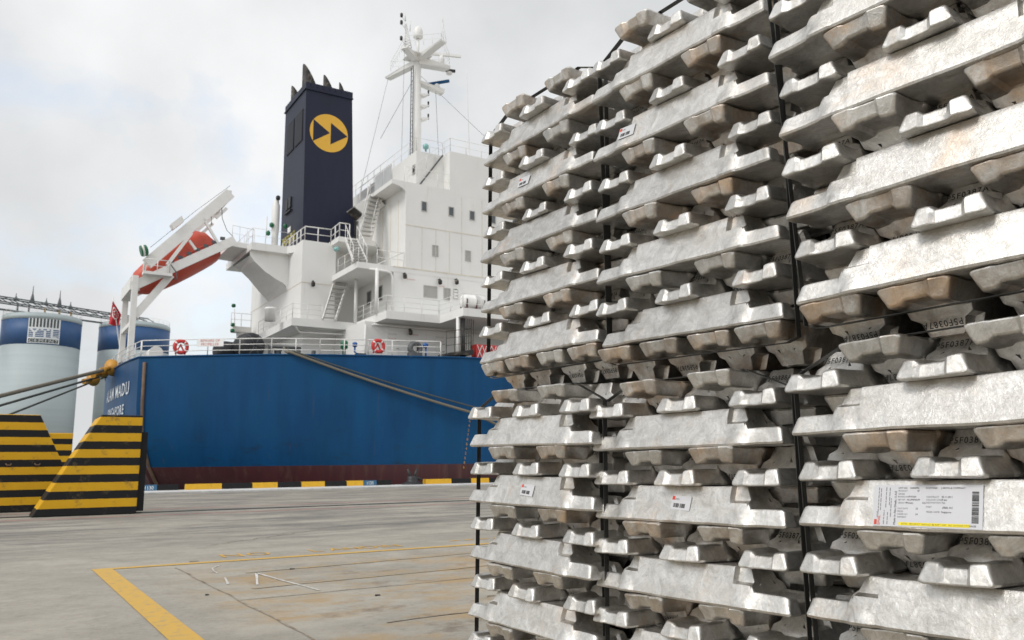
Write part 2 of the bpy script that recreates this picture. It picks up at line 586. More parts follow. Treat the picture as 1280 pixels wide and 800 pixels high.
class MB:
    def __init__(self):
        self.v, self.f, self.m, self.sm = [], [], [], []

    def add(self, vs, fs, m=0, smooth=False):
        b = len(self.v)
        self.v += [Vector(x) for x in vs]
        for f in fs:
            self.f.append(tuple(b + i for i in f))
            self.m.append(m)
            self.sm.append(smooth)
        return self

    def box(self, a, b, m=0):
        (x0, y0, z0), (x1, y1, z1) = a, b
        x0, x1 = min(x0, x1), max(x0, x1)
        y0, y1 = min(y0, y1), max(y0, y1)
        z0, z1 = min(z0, z1), max(z0, z1)
        vs = [(x0, y0, z0), (x1, y0, z0), (x1, y1, z0), (x0, y1, z0), (x0, y0, z1), (x1, y0, z1), (x1, y1, z1), (x0, y1, z1)]
        return self.add(vs, [(0, 3, 2, 1), (4, 5, 6, 7), (0, 1, 5, 4), (1, 2, 6, 5), (2, 3, 7, 6), (3, 0, 4, 7)], m)

    def hexa(self, p, m=0):
        """eight corners: bottom four in order, top four in order"""
        return self.add(p, [(0, 3, 2, 1), (4, 5, 6, 7), (0, 1, 5, 4), (1, 2, 6, 5), (2, 3, 7, 6), (3, 0, 4, 7)], m)

    def prism(self, poly, d, m=0):
        """closed 3D polygon swept by the vector d"""
        n = len(poly)
        d = Vector(d)
        vs = [Vector(p) for p in poly] + [Vector(p) + d for p in poly]
        fs = [tuple(range(n - 1, -1, -1)), tuple(range(n, 2 * n))]
        fs += [(i, (i + 1) % n, n + (i + 1) % n, n + i) for i in range(n)]
        return self.add(vs, fs, m)

    def beam(self, p, q, w, h, up=(0, 0, 1), m=0):
        p, q = Vector(p), Vector(q)
        d = (q - p).normalized()
        u = Vector(up)
        s = d.cross(u)
        if s.length < 1e-4:
            s = d.cross(Vector((1, 0, 0)))
        s.normalize()
        u = s.cross(d).normalized()
        a, b = s * w / 2, u * h / 2
        return self.hexa([p - a - b, p + a - b, q + a - b, q - a - b, p - a + b, p + a + b, q + a + b, q - a + b], m)

    def tube(self, pts, r, n=6, m=0, smooth=True, r1=None, closed=False):
        pts = [Vector(p) for p in pts]
        k = len(pts)
        rings = []
        prev = None
        for i, p in enumerate(pts):
            if closed:
                d = (pts[(i + 1) % k] - pts[i - 1]).normalized()
            elif i == 0:
                d = (pts[1] - pts[0]).normalized()
            elif i == k - 1:
                d = (pts[-1] - pts[-2]).normalized()
            else:
                d = (pts[i + 1] - pts[i - 1]).normalized()
            if prev is None:
                a = d.cross(Vector((0, 0, 1)))
                if a.length < 1e-3:
                    a = d.cross(Vector((1, 0, 0)))
            else:
                a = prev - d * prev.dot(d)
            a.normalize()
            prev = a
            b = d.cross(a)
            rr = r if r1 is None else r + (r1 - r) * i / (k - 1)
            rings.append([p + (a * cos(2 * pi * j / n) + b * sin(2 * pi * j / n)) * rr for j in range(n)])
        vs = [v for rg in rings for v in rg]
        fs = []
        for i in range(k if closed else k - 1):
            i2 = (i + 1) % k
            fs += [(i * n + j, i * n + (j + 1) % n, i2 * n + (j + 1) % n, i2 * n + j) for j in range(n)]
        self.add(vs, fs, m, smooth)
        if not closed:
            b0 = len(self.v) - len(vs)
            self.f += [tuple(b0 + j for j in range(n - 1, -1, -1)), tuple(b0 + (k - 1) * n + j for j in range(n))]
            self.m += [m, m]
            self.sm += [False, False]
        return self

    def lathe(self, c, prof, n=24, axis=(0, 0, 1), m=0, smooth=True):
        """prof: list of (radius, height along the axis)"""
        c = Vector(c)
        ax = Vector(axis).normalized()
        a = ax.cross(Vector((0, 0, 1)))
        if a.length < 1e-3:
            a = Vector((1, 0, 0))
        a.normalize()
        b = ax.cross(a)
        vs, fs = [], []
        for (r, h) in prof:
            for j in range(n):
                an = 2 * pi * j / n
                vs.append(c + ax * h + (a * cos(an) + b * sin(an)) * max(r, 1e-4))
        for i in range(len(prof) - 1):
            fs += [(i * n + j, i * n + (j + 1) % n, (i + 1) * n + (j + 1) % n, (i + 1) * n + j) for j in range(n)]
        self.add(vs, fs, m, smooth)
        b0 = len(self.v) - len(vs)
        self.f += [tuple(b0 + j for j in range(n - 1, -1, -1)), tuple(b0 + (len(prof) - 1) * n + j for j in range(n))]
        self.m += [m, m]
        self.sm += [False, False]
        return self

    def torus(self, c, ax, Rr, r, n=28, k=10, m=0, mfun=None, flat=1.0):
        c, ax = Vector(c), Vector(ax).normalized()
        a = ax.cross(Vector((0, 0, 1)))
        if a.length < 1e-3:
            a = Vector((1, 0, 0))
        a.normalize()
        b = ax.cross(a)
        vs = []
        for i in range(n):
            an = 2 * pi * i / n
            e = a * cos(an) + b * sin(an)
            for j in range(k):
                t = 2 * pi * j / k
                vs.append(c + e * (Rr + r * cos(t)) + ax * (r * sin(t) * flat))
        base = len(self.v)
        self.v += vs
        for i in range(n):
            for j in range(k):
                self.f.append((base + i * k + j, base + ((i + 1) % n) * k + j, base + ((i + 1) % n) * k + (j + 1) % k, base + i * k + (j + 1) % k))
                self.m.append(mfun(i) if mfun else m)
                self.sm.append(True)
        return self

    def text(self, txt, org, xd, yd, size, m=0, align='l', spacing=1.0, sx=1.0, bold=0.0):
        vs, fs = text_geo(txt, spacing, bold)
        xs = [v.x for v in vs]
        w = max(xs) - min(xs)
        off = -min(xs) - (w / 2 if align == 'c' else 0)
        o, xd, yd = Vector(org), Vector(xd).normalized(), Vector(yd).normalized()
        return self.add([o + xd * ((v.x + off) * size * sx) + yd * (v.y * size) for v in vs], fs, m)

    def mesh(self, name, mats, origin=(0, 0, 0)):
        o = Vector(origin)
        me = bpy.data.meshes.new(name)
        me.from_pydata([v - o for v in self.v], [], self.f)
        for mm in (mats if isinstance(mats, (list, tuple)) else [mats]):
            me.materials.append(mm)
        me.polygons.foreach_set('material_index', self.m)
        me.polygons.foreach_set('use_smooth', self.sm)
        me.update()
        return me

    def build(self, name, mats, parent=None, origin=None, label=None, cat=None, group=None, kind=None):
        """one object in the quay frame; a part takes its thing's origin"""
        if parent is not None:
            origin = ORG[parent.name]
        elif origin is None:
            origin = Vector((0, 0, 0))
        o = bpy.data.objects.new(name, self.mesh(name, mats, origin))
        COL.objects.link(o)
        ORG[o.name] = Vector(origin)
        if parent is not None:
            o.parent = parent
        else:
            o.location = W(*origin)
            o.rotation_euler = (0, 0, AL)
        tag(o, label, cat, group, kind)
        return o


def tag(o, label=None, cat=None, group=None, kind=None):
    if label:
        o['label'] = label
    if cat:
        o['category'] = cat
    if group:
        o['group'] = group
    if kind:
        o['kind'] = kind
    return o


def thing(name, origin, label, cat, group=None):
    o = bpy.data.objects.new(name, None)
    o.empty_display_size = 0.2
    COL.objects.link(o)
    o.location = W(*origin)
    o.rotation_euler = (0, 0, AL)
    ORG[o.name] = Vector(origin)
    return tag(o, label, cat, group)


def rail(mb, pts, h=0.95, bars=3, r=0.022, step=1.3, posts=True, m=0):
    """railing along a polyline of deck points"""
    pts = [Vector(p) for p in pts]
    for k in range(bars):
        z = h * (k + 1) / bars
        for a, b in zip(pts, pts[1:]):
            mb.tube([a + Vector((0, 0, z)), b + Vector((0, 0, z))], r if k == bars - 1 else r * 0.75, 5, m)
    if posts:
        for a, b in zip(pts, pts[1:]):
            n = max(1, round((b - a).length / step))
            for i in range(n + 1):
                p = a.lerp(b, i / n)
                mb.tube([p, p + Vector((0, 0, h))], r * 1.1, 5, m)
    return mb


# ------------------------------------------------------------------ the setting
QE = 36.95                                  # quay edge
g = MB()
g.add([(-600, -500, 0), (600, -500, 0), (600, 33.6, 0), (-600, 33.6, 0)], [(0, 1, 2, 3)])
g.build('quay_apron_ground', concrete, kind='structure')
g = MB()
g.box((-600, 33.6, -4), (600, QE, 0.055))
g.build('quay_coping', concrete_pale, kind='structure')
g = MB()
g.box((-600, 96, -4), (600, 2500, -0.4))
g.build('far_bank_ground', concrete_far, kind='structure')
g = MB()
g.add([(-600, QE - .5, -2), (600, QE - .5, -2), (600, 96.5, -2), (-600, 96.5, -2)], [(0, 1, 2, 3)])
g.build('harbour_water', water_m, kind='structure')

# crane rail slot between two red lines
g = MB()
g.add([(-200, 18.93, .004), (200, 18.93, .004), (200, 19.25, .004), (-200, 19.25, .004)], [(0, 1, 2, 3)])
g.box((-200, 19.05, .006), (200, 19.12, .012))
g.build('crane_rail', rail_dark, kind='structure')
for y0, y1 in ((17.75, 17.87), (20.45, 20.58)):
    g = MB()
    g.add([(-200, y0, .004), (200, y0, .004), (200, y1, .004), (-200, y1, .004)], [(0, 1, 2, 3)])
    g.build('red_road_marking', mark_red, kind='structure')
# yellow bay lines
g = MB()
g.add([(.885, -4, .004), (1.035, -4, .004), (1.035, 8.44, .004), (.875, 8.44, .004)], [(0, 1, 2, 3)])
g.build('yellow_road_marking', mark_yellow, kind='structure')
g = MB()
g.add([(.872, 8.442, .004), (8.5, 8.30, .004), (8.5, 8.42, .004), (.870, 8.56, .004)], [(0, 1, 2, 3)])
g.build('yellow_road_marking', mark_yellow, kind='structure')
# faded words painted on the apron
g = MB()
g.text('NO', (2.10, 8.84, .004), (1, -0.03, 0), (0.02, 1, 0), .42, sx=.80)
g.text('L ANDIN', (3.02, 8.78, .004), (1, -0.03, 0), (0.02, 1, 0), .40, sx=.66)
for k_ in range(5):                        # strokes too worn to read
    x_ = 4.75 + k_ * .2
    g.add([(x_, 8.98, .004), (x_ + .13, 8.98, .004), (x_ + .14, 9.04, .004), (x_ + .01, 9.04, .004)], [(0, 1, 2, 3)])
g.build('faded_ground_lettering', mark_faint, kind='structure')


def strip(mb, pts, w, z=.0045):
    pts = [Vector((p[0], p[1], z)) for p in pts]
    vs = []
    for i, p in enumerate(pts):
        d = (pts[min(i + 1, len(pts) - 1)] - pts[max(i - 1, 0)]).normalized()
        nrm = Vector((-d.y, d.x, 0)) * w / 2 * (0.75 + 0.5 * noise.noise(p * 3))
        vs += [p - nrm, p + nrm]
    mb.add(vs, [(2 * i, 2 * i + 2, 2 * i + 3, 2 * i + 1) for i in range(len(pts) - 1)])


def wob(a, b, n, amp):
    out = []
    for i in range(n + 1):
        f = i / n
        p = Vector((a[0] + (b[0] - a[0]) * f, a[1] + (b[1] - a[1]) * f, 0))
        out.append((p.x + amp * noise.noise(Vector((p.x * 2, p.y * 2, 1))), p.y + amp * noise.noise(Vector((p.x * 2, p.y * 2, 9)))))
    return out


g = MB()
for a_, b_ in (((1.95, 7.42), (5.5, 7.75)), ((1.75, 6.45), (6, 6.75))):
    strip(g, wob(a_, b_, 24, .02), .06, .0036)
g.build('faded_yellow_marking', mark_ghost, kind='structure')
g = MB()                                    # hairline crack across the truck lane
strip(g, [(2.3 + .06 * i, 10.35 + .05 * i + .14 * noise.noise(Vector((i * .45, 3, 1)))) for i in range(34)], .028, .0038)
strip(g, [(-3 + .2 * i, 12.6 + .04 * i + .25 * noise.noise(Vector((i * .4, 8, 2)))) for i in range(26)], .03, .0038)
g.build('concrete_crack', joint_m, kind='structure')
# chalk corner and scratches
g = MB()
strip(g, [(1.90, 8.15), (1.79, 7.95), (1.75, 7.70), (1.745, 7.55)], .018)
strip(g, [(1.725, 7.2), (1.69, 7.0), (1.655, 6.80)], .022)
strip(g, wob((2.02, 7.35), (2.12, 6.05), 10, .008), .028)
strip(g, wob((2.02, 7.35), (1.835, 6.62), 6, .006), .026)
g.build('chalk_ground_marking', mark_white, kind='structure')
# slab joints
g = MB()
strip(g, wob((1.50, -3), (1.53, 8.2), 40, .03), .022, .0035)
strip(g, wob((1.52, 5.93), (14, 6.2), 60, .03), .020, .0042)
strip(g, wob((2.0, 4.60), (14, 4.75), 60, .04), .024, .0042)
strip(g, wob((-14, 2.2), (14, 2.3), 60, .03), .026, .0042)
g.build('slab_joint_marking', joint_m, kind='structure')
g = MB()
for k, (cx, cy) in enumerate(((-.72, 8.05), (-.62, 7.45))):   # red discs at the frame's edge
    g.add([(cx + .13 * cos(a * pi / 9), cy + .17 * sin(a * pi / 9), .004) for a in range(18)], [tuple(range(18))])
g.build('red_road_marking', mark_red, kind='structure')

# small rubbish on the apron: separate things
for i, (x, y, w, d, m, lab) in enumerate((
        (1.72, 8.62, .10, .030, joint_m, 'flat brown splinter of wood lying by the faded yellow line'),
        (2.33, 7.42, .055, .02, bollard_m, 'dark chip of debris beside the chalk corner mark'),
        (2.35, 5.55, .045, .018, bollard_m, 'dark chip of debris below the rusty slab joint'),
        (2.95, 5.05, .085, .03, joint_m, 'brown flake of bark on the stained concrete'),
        (1.38, 6.30, .03, .02, silo_dark, 'small grey pebble where two slab joints meet'))):
    h = .012
    mb = MB()
    mb.hexa([(x, y, .001), (x + w, y + .01, .001), (x + w * .95, y + d, .001), (x + w * .05, y + d * .8, .001),
             (x + .01, y + .004, h), (x + w * .9, y + .012, h * .7), (x + w * .85, y + d * .8, h * .6), (x + w * .1, y + d * .7, h)])
    mb.build('debris', m, origin=(x, y, 0), label=lab, cat='debris', group='scraps lying on the concrete')

# ------------------------------------------------------------------ quay kerb of painted blocks
kt0, kt1, kz0 = 36.45, 36.80, .055


def kerb(segs, label):
    t = thing('quay_kerb', (segs[0][0], kt0, kz0), label, 'kerb', 'painted kerbs along the quay edge')
    for (a, b, c) in segs:
        mb = MB()
        z1 = .285
        mb.hexa([(a + .01, kt0, kz0), (b - .01, kt0, kz0), (b - .01, kt1, kz0), (a + .01, kt1, kz0),
                 (a + .01, kt0 + .03, z1), (b - .01, kt0 + .03, z1), (b - .01, kt1 - .03, z1), (a + .01, kt1 - .03, z1)])
        mats = {'y': kerb_y, 'k': kerb_k, 'b': sign_blue}[c[0]]
        o = mb.build('block', mats, t)
        if c[0] == 'y':
            o['label'] = 'yellow painted block'
        if c[0] == 'b':
            o['label'] = 'blue block with a white berth number'
            tx = MB()
            mid = (a + b) / 2
            tx.text(c[1:], (mid, kt0 + .003, kz0 + .045), (1, 0, 0), (0, .13, 1), .21, align='c', sx=.85)
            lo = tx.build('number', cloth_white, t)
            lo.parent = o
    return t


kerb([(5.30, 5.90, 'b1130'), (5.90, 6.72, 'k')], 'short black kerb with berth number 1130 on blue beside the striped barrier')
kerb([(7.0, 8.44, 'y'), (8.44, 9.7, 'k'), (9.7, 10.8, 'y'), (10.8, 11.84, 'k'), (11.84, 12.93, 'y'), (12.93, 13.95, 'k'),
      (13.95, 14.77, 'y'), (14.77, 15.42, 'b1133'), (15.42, 16.15, 'k')],
     'long yellow and black kerb ending in berth number 1133 below the blue hull')
kerb([(17.94, 19.35, 'y'), (19.35, 20.45, 'k'), (20.45, 21.5, 'y'), (21.5, 22.6, 'k'), (22.6, 23.7, 'y'), (23.7, 24.8, 'k'),
      (24.8, 25.9, 'y'), (25.9, 27, 'k'), (27, 28.1, 'y')] + [(28.1 + 1.1 * k, 29.2 + 1.1 * k, 'k' if k % 2 == 0 else 'y') for k in range(28)],
     'yellow and black kerb running behind the ingot stacks past the bollard')
# bollard with two horns
c = (17.25, 36.5)
t = thing('mooring_bollard', (c[0], c[1], .055), 'dark iron bollard with two horns standing in the kerb gap', 'bollard')
MB().lathe((c[0], c[1], .055), [(.52, 0), (.52, .05), (.42, .08), (.30, .13), (.26, .22), (.27, .34), (.20, .40)], 20).build('base', bollard_m, t)
for s in (-1, 1):
    MB().tube([(c[0] + s * .10, c[1], .36), (c[0] + s * .16, c[1], .55), (c[0] + s * .24, c[1], .78)], .085, 8, r1=.06).build('horn', bollard_m, t)
MB().tube([(c[0] - .02, c[1], .30), (c[0] + .30, c[1] - .05, .34), (c[0] + .46, c[1] - .05, .26)], .09, 8, r1=.05).build('nose', bollard_m, t)


# ------------------------------------------------------------------ striped crane stops
def barrier(poly, t0, t1, z0, label, plate=None, slots=()):
    """poly: outline in (s, z) as seen from the apron"""
    s0 = sum(p[0] for p in poly) / len(poly)
    t = thing('crane_stop', (s0, (t0 + t1) / 2, 0), label, 'barrier', 'striped steel crane stops on the crane rail')
    mb = MB()
    bev = .035
    fr = [(p[0], t0, p[1]) for p in poly]
    mb.prism([(p[0], t0, p[1]) for p in poly], (0, t1 - t0, 0))
    bo = mb.build('body', hazard, t)
    bv = bo.modifiers.new('bevel', 'BEVEL')
    bv.width = .022
    bv.segments = 2
    if plate:
        a, b, z0_, z1_ = plate
        MB().box((a, t0 + .12, z0_), (b, t1 - .12, z1_)).build('bumper_plate', kerb_k, t)
        for zz in (z1_ - .12, (z0_ + z1_) / 2, z0_ + .15):
            MB().tube([(b - .001, t0 + .3, zz), (b + .025, t0 + .3, zz)], .03, 8).build('bolt', deck_grey, t)
    for (s, z) in slots:
        mb = MB()
        mb.box((s - .075, t0 - .006, z - .035), (s + .075, t0 + .05, z + .045))
        sl = mb.build('lifting_slot', kerb_k, t)
        hk = MB()
        hk.tube([(s - .045, t0 - .012, z + .03), (s - .02, t0 - .03, z), (s + .045, t0 - .03, z - .005), (s + .06, t0 - .012, z + .03)], .014, 6)
        h_ = hk.build('lifting_eye', brown_rust, t)
        h_.parent = sl
    return t


barrier([(.79, 0), (2.655, 0), (2.665, 2.0), (1.89, 2.0)], 18.70, 19.75, 0,
        'tall black and yellow striped crane stop with sloping side in front of the ship stern', (2.67, 2.80, .05, 1.66))
barrier([(-1.7, 0), (1.93, 0), (.92, 2.13), (-1.7, 2.13)], 21.4, 22.5, 0,
        'black and yellow striped crane stop with two lifting slots in front of the cement silo', None, ((.38, 1.02), (.93, 1.02)))
barrier([(-.4, 0), (2.02, 0), (2.02, 1.95), (.6, 1.95)], 27.0, 28.0, 0,
        'small distant striped crane stop showing between the two bigger ones')

# ------------------------------------------------------------------ silos and conveyor
D_S1, D_S2 = 166.0, 172.0


def world_dir(x, y):
    v = Vector((x, y, 0))
    return v.normalized()


def to_st(p):
    return (p.x * UX + p.y * UY, -p.x * UY + p.y * UX)


SR = 6.2
c1 = to_st(world_dir(-60.11, 103.86) * D_S1)
c2 = to_st(world_dir(-58.93, 127.0) * D_S2)


def silo(c, ztop, zb0, zb1, label):
    t = thing('cement_silo', (c[0], c[1], -.4), label, 'silo', 'cement silos across the basin')
    MB().lathe((c[0], c[1], 0), [(SR, -.4), (SR, zb0 + .02)], 72).build('shell', silo_white, t)
    MB().lathe((c[0], c[1], 0), [(SR + .02, zb0), (SR + .02, zb1)], 64).build('blue_band', silo_blue, t)
    MB().lathe((c[0], c[1], 0), [(SR + .03, zb1), (SR + .06, zb1), (SR + .06, ztop), (SR - .2, ztop), (SR - .3, ztop + .25), (.3, ztop + .9)], 64).build('roof', silo_white, t)
    rl = MB()
    pts = [(c[0] + (SR - .1) * cos(a * pi / 16), c[1] + (SR - .1) * sin(a * pi / 16), ztop) for a in range(33)]
    rail(rl, pts, .95, 2, .02, 1.2)
    rl.build('roof_railing', white_plain, t)
    return t


sil1 = silo(c1, 27.4, 22.15, 26.55, 'tall grey cement silo with blue band and white square logo')
sil2 = silo(c2, 28.0, 22.8, 27.2, 'second cement silo half hidden behind the lifeboat davit')
tocam = (Vector((0, 0, 0)) - Vector((c1[0], c1[1], 0))).normalized()
ang0 = math.atan2(tocam.y, tocam.x) + .055   # logo faces a little to one side


def cyl(mb, z0):
    """bend flat logo geometry (x right, y up) on to the silo"""
    for i, v in enumerate(mb.v):
        a = ang0 + v.x / SR
        rr = SR + .04 + v.z
        mb.v[i] = Vector((c1[0] + rr * cos(a), c1[1] + rr * sin(a), z0 + v.y))
    return mb


LW, LH = 4.9, 4.35
panel = MB()
N = 12


def flat_panel(mb, x0, y0, x1, y1, z, m=0):
    k = max(1, int((x1 - x0) / .4))
    for i in range(k):
        a, b = x0 + (x1 - x0) * i / k, x0 + (x1 - x0) * (i + 1) / k
        mb.add([(a, y0, z), (b, y0, z), (b, y1, z), (a, y1, z)], [(0, 1, 2, 3)], m)


flat_panel(panel, -LW / 2, 0, LW / 2, LH, .0, 0)
for i in range(9):                           # dark upright bars
    x = -LW / 2 + .16 + i * (LW - .22) / 9
    flat_panel(panel, x, 2.75, x + .30, LH - .12, .02, 1)
for i in range(5):                           # blue bars behind the letters
    flat_panel(panel, -LW / 2 + .14, 1.05 + i * .30, LW / 2 - .14, 1.22 + i * .30, .02, 2)
for i in range(6):
    x = -LW / 2 + .14 + i * (LW - .28) / 6
    flat_panel(panel, x + .03, .12, x + (LW - .28) / 6 - .03, .76, .02, 1)
for ch, x in (('Y', -1.45), ('T', .12), ('L', 1.50)):
    for dx in (-.06, 0, .06):
        panel.text(ch, (x + dx, .98, .04 + dx * .01), (1, 0, 0), (0, 1, 0), 2.12, 0, 'c', sx=1.02)
for i, ch in enumerate('CEMENT'):
    x = -LW / 2 + .14 + (i + .5) * (LW - .28) / 6
    panel.text(ch, (x, .20, .045), (1, 0, 0), (0, 1, 0), .68, 0, 'c', sx=1.1)
cyl(panel, 22.30)
panel.build('logo', [silo_logo, silo_dark, silo_blue], sil1)

# the conveyor gallery that runs over both silos
dv = (Vector((c2[0], c2[1], 0)) - Vector((c1[0], c1[1], 0))).normalized()
A0 = Vector((c1[0], c1[1], 0)) - dv * 30 + Vector((0, 0, 30.9))
A1 = Vector((c2[0], c2[1], 0)) + dv * 2 + Vector((0, 0, 29.6))
t = thing('conveyor_gallery', (c1[0], c1[1], 27.4), 'dark steel conveyor gallery running across the tops of the silos', 'conveyor')
sd = Vector((-dv.y, dv.x, 0)) * .8
for name, off in (('top_chord', Vector((0, 0, .1))), ('bottom_chord', Vector((0, 0, -.75)))):
    for s in (-1, 1):
        MB().beam(A0 + off + sd * s, A1 + off + sd * s, .20, .20).build(name, gantry, t)
MB().beam(A0 + Vector((0, 0, -2.2)), A1 + Vector((0, 0, -1.75)), .4, .28).build('pipe_run', gantry, t)
L_ = (A1 - A0).length
for i in range(26):
    p = A0.lerp(A1, i / 25)
    q = A0.lerp(A1, (i + 1) / 25)
    for s in (-1, 1):
        MB().beam(p + sd * s + Vector((0, 0, .1)), q + sd * s + Vector((0, 0, -.75)), .12, .12).build('brace', gantry, t)
for cc_ in (c1, c2):
    for k in (-4.2, -2.4, .2, 2.6, 4.6):
        p = Vector((cc_[0], cc_[1], 27.5)) + dv * k
        f = (p - A0).dot(dv) / L_
        top = A0.z + (A1.z - A0.z) * f - .7
        MB().beam(p, (p.x, p.y, top), .30, .30).build('support_leg', gantry_y if k > 0 else gantry, t)
for k in range(4):
    p = A0.lerp(A1, .34 + .028 * k)
    MB().box(p + Vector((-.5, -.5, -1.5)), p + Vector((.5, .5, -.8))).build('drive_unit', gantry_y, t)
for cc_, k, h in ((c1, -2.0, 3.0), (c1, 2.5, 3.0), (c1, -4.6, 1.2), (c1, .3, 1.2), (c1, 4.4, 1.2)):
    p = Vector((cc_[0], cc_[1], 0)) + dv * k
    f = (p - A0).dot(dv) / L_
    z = A0.z + (A1.z - A0.z) * f
    MB().lathe((p.x, p.y, z), [(.42, 0), (.26, h * .3), (.10, h * .55), (.05, h)], 8).build('vent_spire', gantry, t)

# ------------------------------------------------------------------ THE SHIP
TC = 51.5
ship = thing('cargo_ship', (6.0, TC, -2.0), 'blue hulled cargo ship with white deckhouse and navy funnel moored at the quay', 'ship')
stat = [(6.0, 44.7, 6.44), (6.75, 44.1, 6.44), (7.54, 43.5, 6.44), (8.86, 42.55, 6.44), (10.21, 41.7, 6.45), (11.56, 40.85, 6.45), (13.75, 39.95, 6.46),
        (16.0, 39.1, 6.46), (18.32, 38.35, 6.46), (20.6, 37.6, 6.46), (23.5, 37.2, 6.46), (30, 37.12, 6.46), (60, 37.12, 6.46), (92, 37.12, 6.46),
        (104, 41, 6.6), (114, 51.4, 7.2)]


def deck_t(s):
    for a, b in zip(stat, stat[1:]):
        if a[0] <= s <= b[0]:
            f = (s - a[0]) / (b[0] - a[0])
            return a[1] + (b[1] - a[1]) * f
    return 37.12


levels = [-3.2, -1.6, -.2, 1.0, 2.4, 4.2, 6.44]
sst = [10.5, 8.6, 7.2, 6.55, 6.12, 6.02, 6.0]          # where the stern begins at each level
flr = [.66, .80, .90, .955, .985, 1.0, 1.0]
rows = []
for li, z in enumerate(levels):
    row = []
    for (s, td, zd) in stat:
        sh = s + (sst[li] - 6.0) * max(0, 1 - (s - 6.0) / 9.0)
        k = min(1, max(0, (s - 6) / 12))
        fl = flr[li] + (1 - flr[li]) * k
        hb = (TC - td) * fl
        row.append((sh, hb, z if li < len(levels) - 1 else zd))
    rows.append(row)
hull = MB()
nS, nL = len(stat), len(levels)
for side in (-1, 1):
    vs = [(s, TC + side * hb, z) for row in rows for (s, hb, z) in row]
    fs, fm = [], []
    for li in range(nL - 1):
        for i in range(nS - 1):
            a = li * nS + i
            q = (a, a + 1, a + nS + 1, a + nS)
            fs.append(q if side < 0 else q[::-1])
            fm.append(0 if li >= 3 else 1)
    for q, m_ in zip(fs, fm):
        pass
    b0 = len(hull.v)
    hull.v += [Vector(v) for v in vs]
    for q, m_ in zip(fs, fm):
        hull.f.append(tuple(b0 + x for x in q))
        hull.m.append(m_)
        hull.sm.append(True)
# transom, a little rounded
ncol = 8
tv = []
for li in range(nL):
    s, hb, z = rows[li][0]
    for j in range(ncol + 1):
        f = -1 + 2 * j / ncol
        tv.append((s - .45 * (1 - f * f) ** .8, TC + hb * f, z))
b0 = len(hull.v)
hull.v += [Vector(v) for v in tv]
for li in range(nL - 1):
    for j in range(ncol):
        a = li * (ncol + 1) + j
        hull.f.append(tuple(b0 + x for x in (a + ncol + 1, a + ncol + 2, a + 1, a)))
        hull.m.append(0 if li >= 3 else 1)
        hull.sm.append(True)
hull.build('hull', [hull_blue, hull_red], ship)
dk = MB()
top = [(s, TC - hb + .02, z - .03) for (s, hb, z) in rows[-1]]
dk.add(top + [(p[0], 2 * TC - p[1], p[2]) for p in top[::-1]], [tuple(range(2 * len(top)))])
dk.build('main_deck', deck_grey, ship)
gb = MB()                                               # gunwale bar along the deck edge
gb.tube([(s, TC - hb - .01, z + .02) for (s, hb, z) in rows[-1][:13]], .05, 6)
gb.tube([(6.0 - .45 * (1 - f * f) ** .8 - .01, TC + 6.8 * f, 6.46) for f in [-1 + .2 * i for i in range(11)]], .05, 6)
gb.build('gunwale', hull_blue, ship)
# brown rubbing strip near the stern corner
rs = MB()
pts = []
for li in range(6, 0, -1):
    s, hb, z = rows[li][0]
    s2, hb2, _ = rows[li][1]
    f_ = .24 / (s2 - s)
    pts.append((s + .24, TC - (hb + (hb2 - hb) * f_) - .05, z - (.25 if li == 6 else 0)))
rs.tube(pts, .085, 8)
rs.build('rubbing_strip', brown_rust, ship)


def transom(t_, z, off=.02):
    f = (t_ - TC) / 6.8
    li = 5
    return Vector((6.01 - .45 * max(0, 1 - f * f) ** .8 - off, t_, z))


def hull_text(name, txt, tc, z, size, sx):
    nm = MB()
    mb = MB()
    mb.text(txt, (0, 0, 0), (1, 0, 0), (0, 1, 0), size, 0, 'c', 1.16, sx, .010)
    for v in mb.v:
        nm.v.append(transom(tc - v.x, z + v.y, .02 + v.z))
    b = len(nm.v) - len(mb.v)
    nm.f += [tuple(b + i for i in f) for f in mb.f]
    nm.m += mb.m
    nm.sm += mb.sm
    nm.build(name, name_white, ship)


hull_text('ship_name_lettering', 'ALAM MADU', 49.6, 4.72, .95, 1.18)
hull_text('home_port_lettering', 'SINGAPORE', 49.4, 3.75, .72, 1.18)
dm = MB()                                               # draught figures on the side
for i, tx in enumerate('8 6 4 2 7 8 6 4 2 6 8 6'.split()):
    z = 3.35 - i * .235
    s = 21.0 - i * .035
    dm.text(tx, (s, deck_t(20) - .28 - .0, z), (1, -.03, 0), (0, 0, 1), .20, 0, 'c')
dm.build('draught_marks', guard_y, ship)

# railing round the poop, with a gap
rl = MB()
edge = [(s, deck_t(s) + .12, 6.45) for s in (6.1, 7.54, 8.86, 10.21, 11.56, 13.75, 16.0, 18.32, 19.55)]
rail(rl, edge, .86, 3, .026, 1.25)
rail(rl, [transom(t_, 6.45, -.1) for t_ in (44.8, 47, 49, 51.5, 54, 56, 58.2)], .86, 3, .026, 1.4)
rl.build('deck_railing', white_plain, ship)

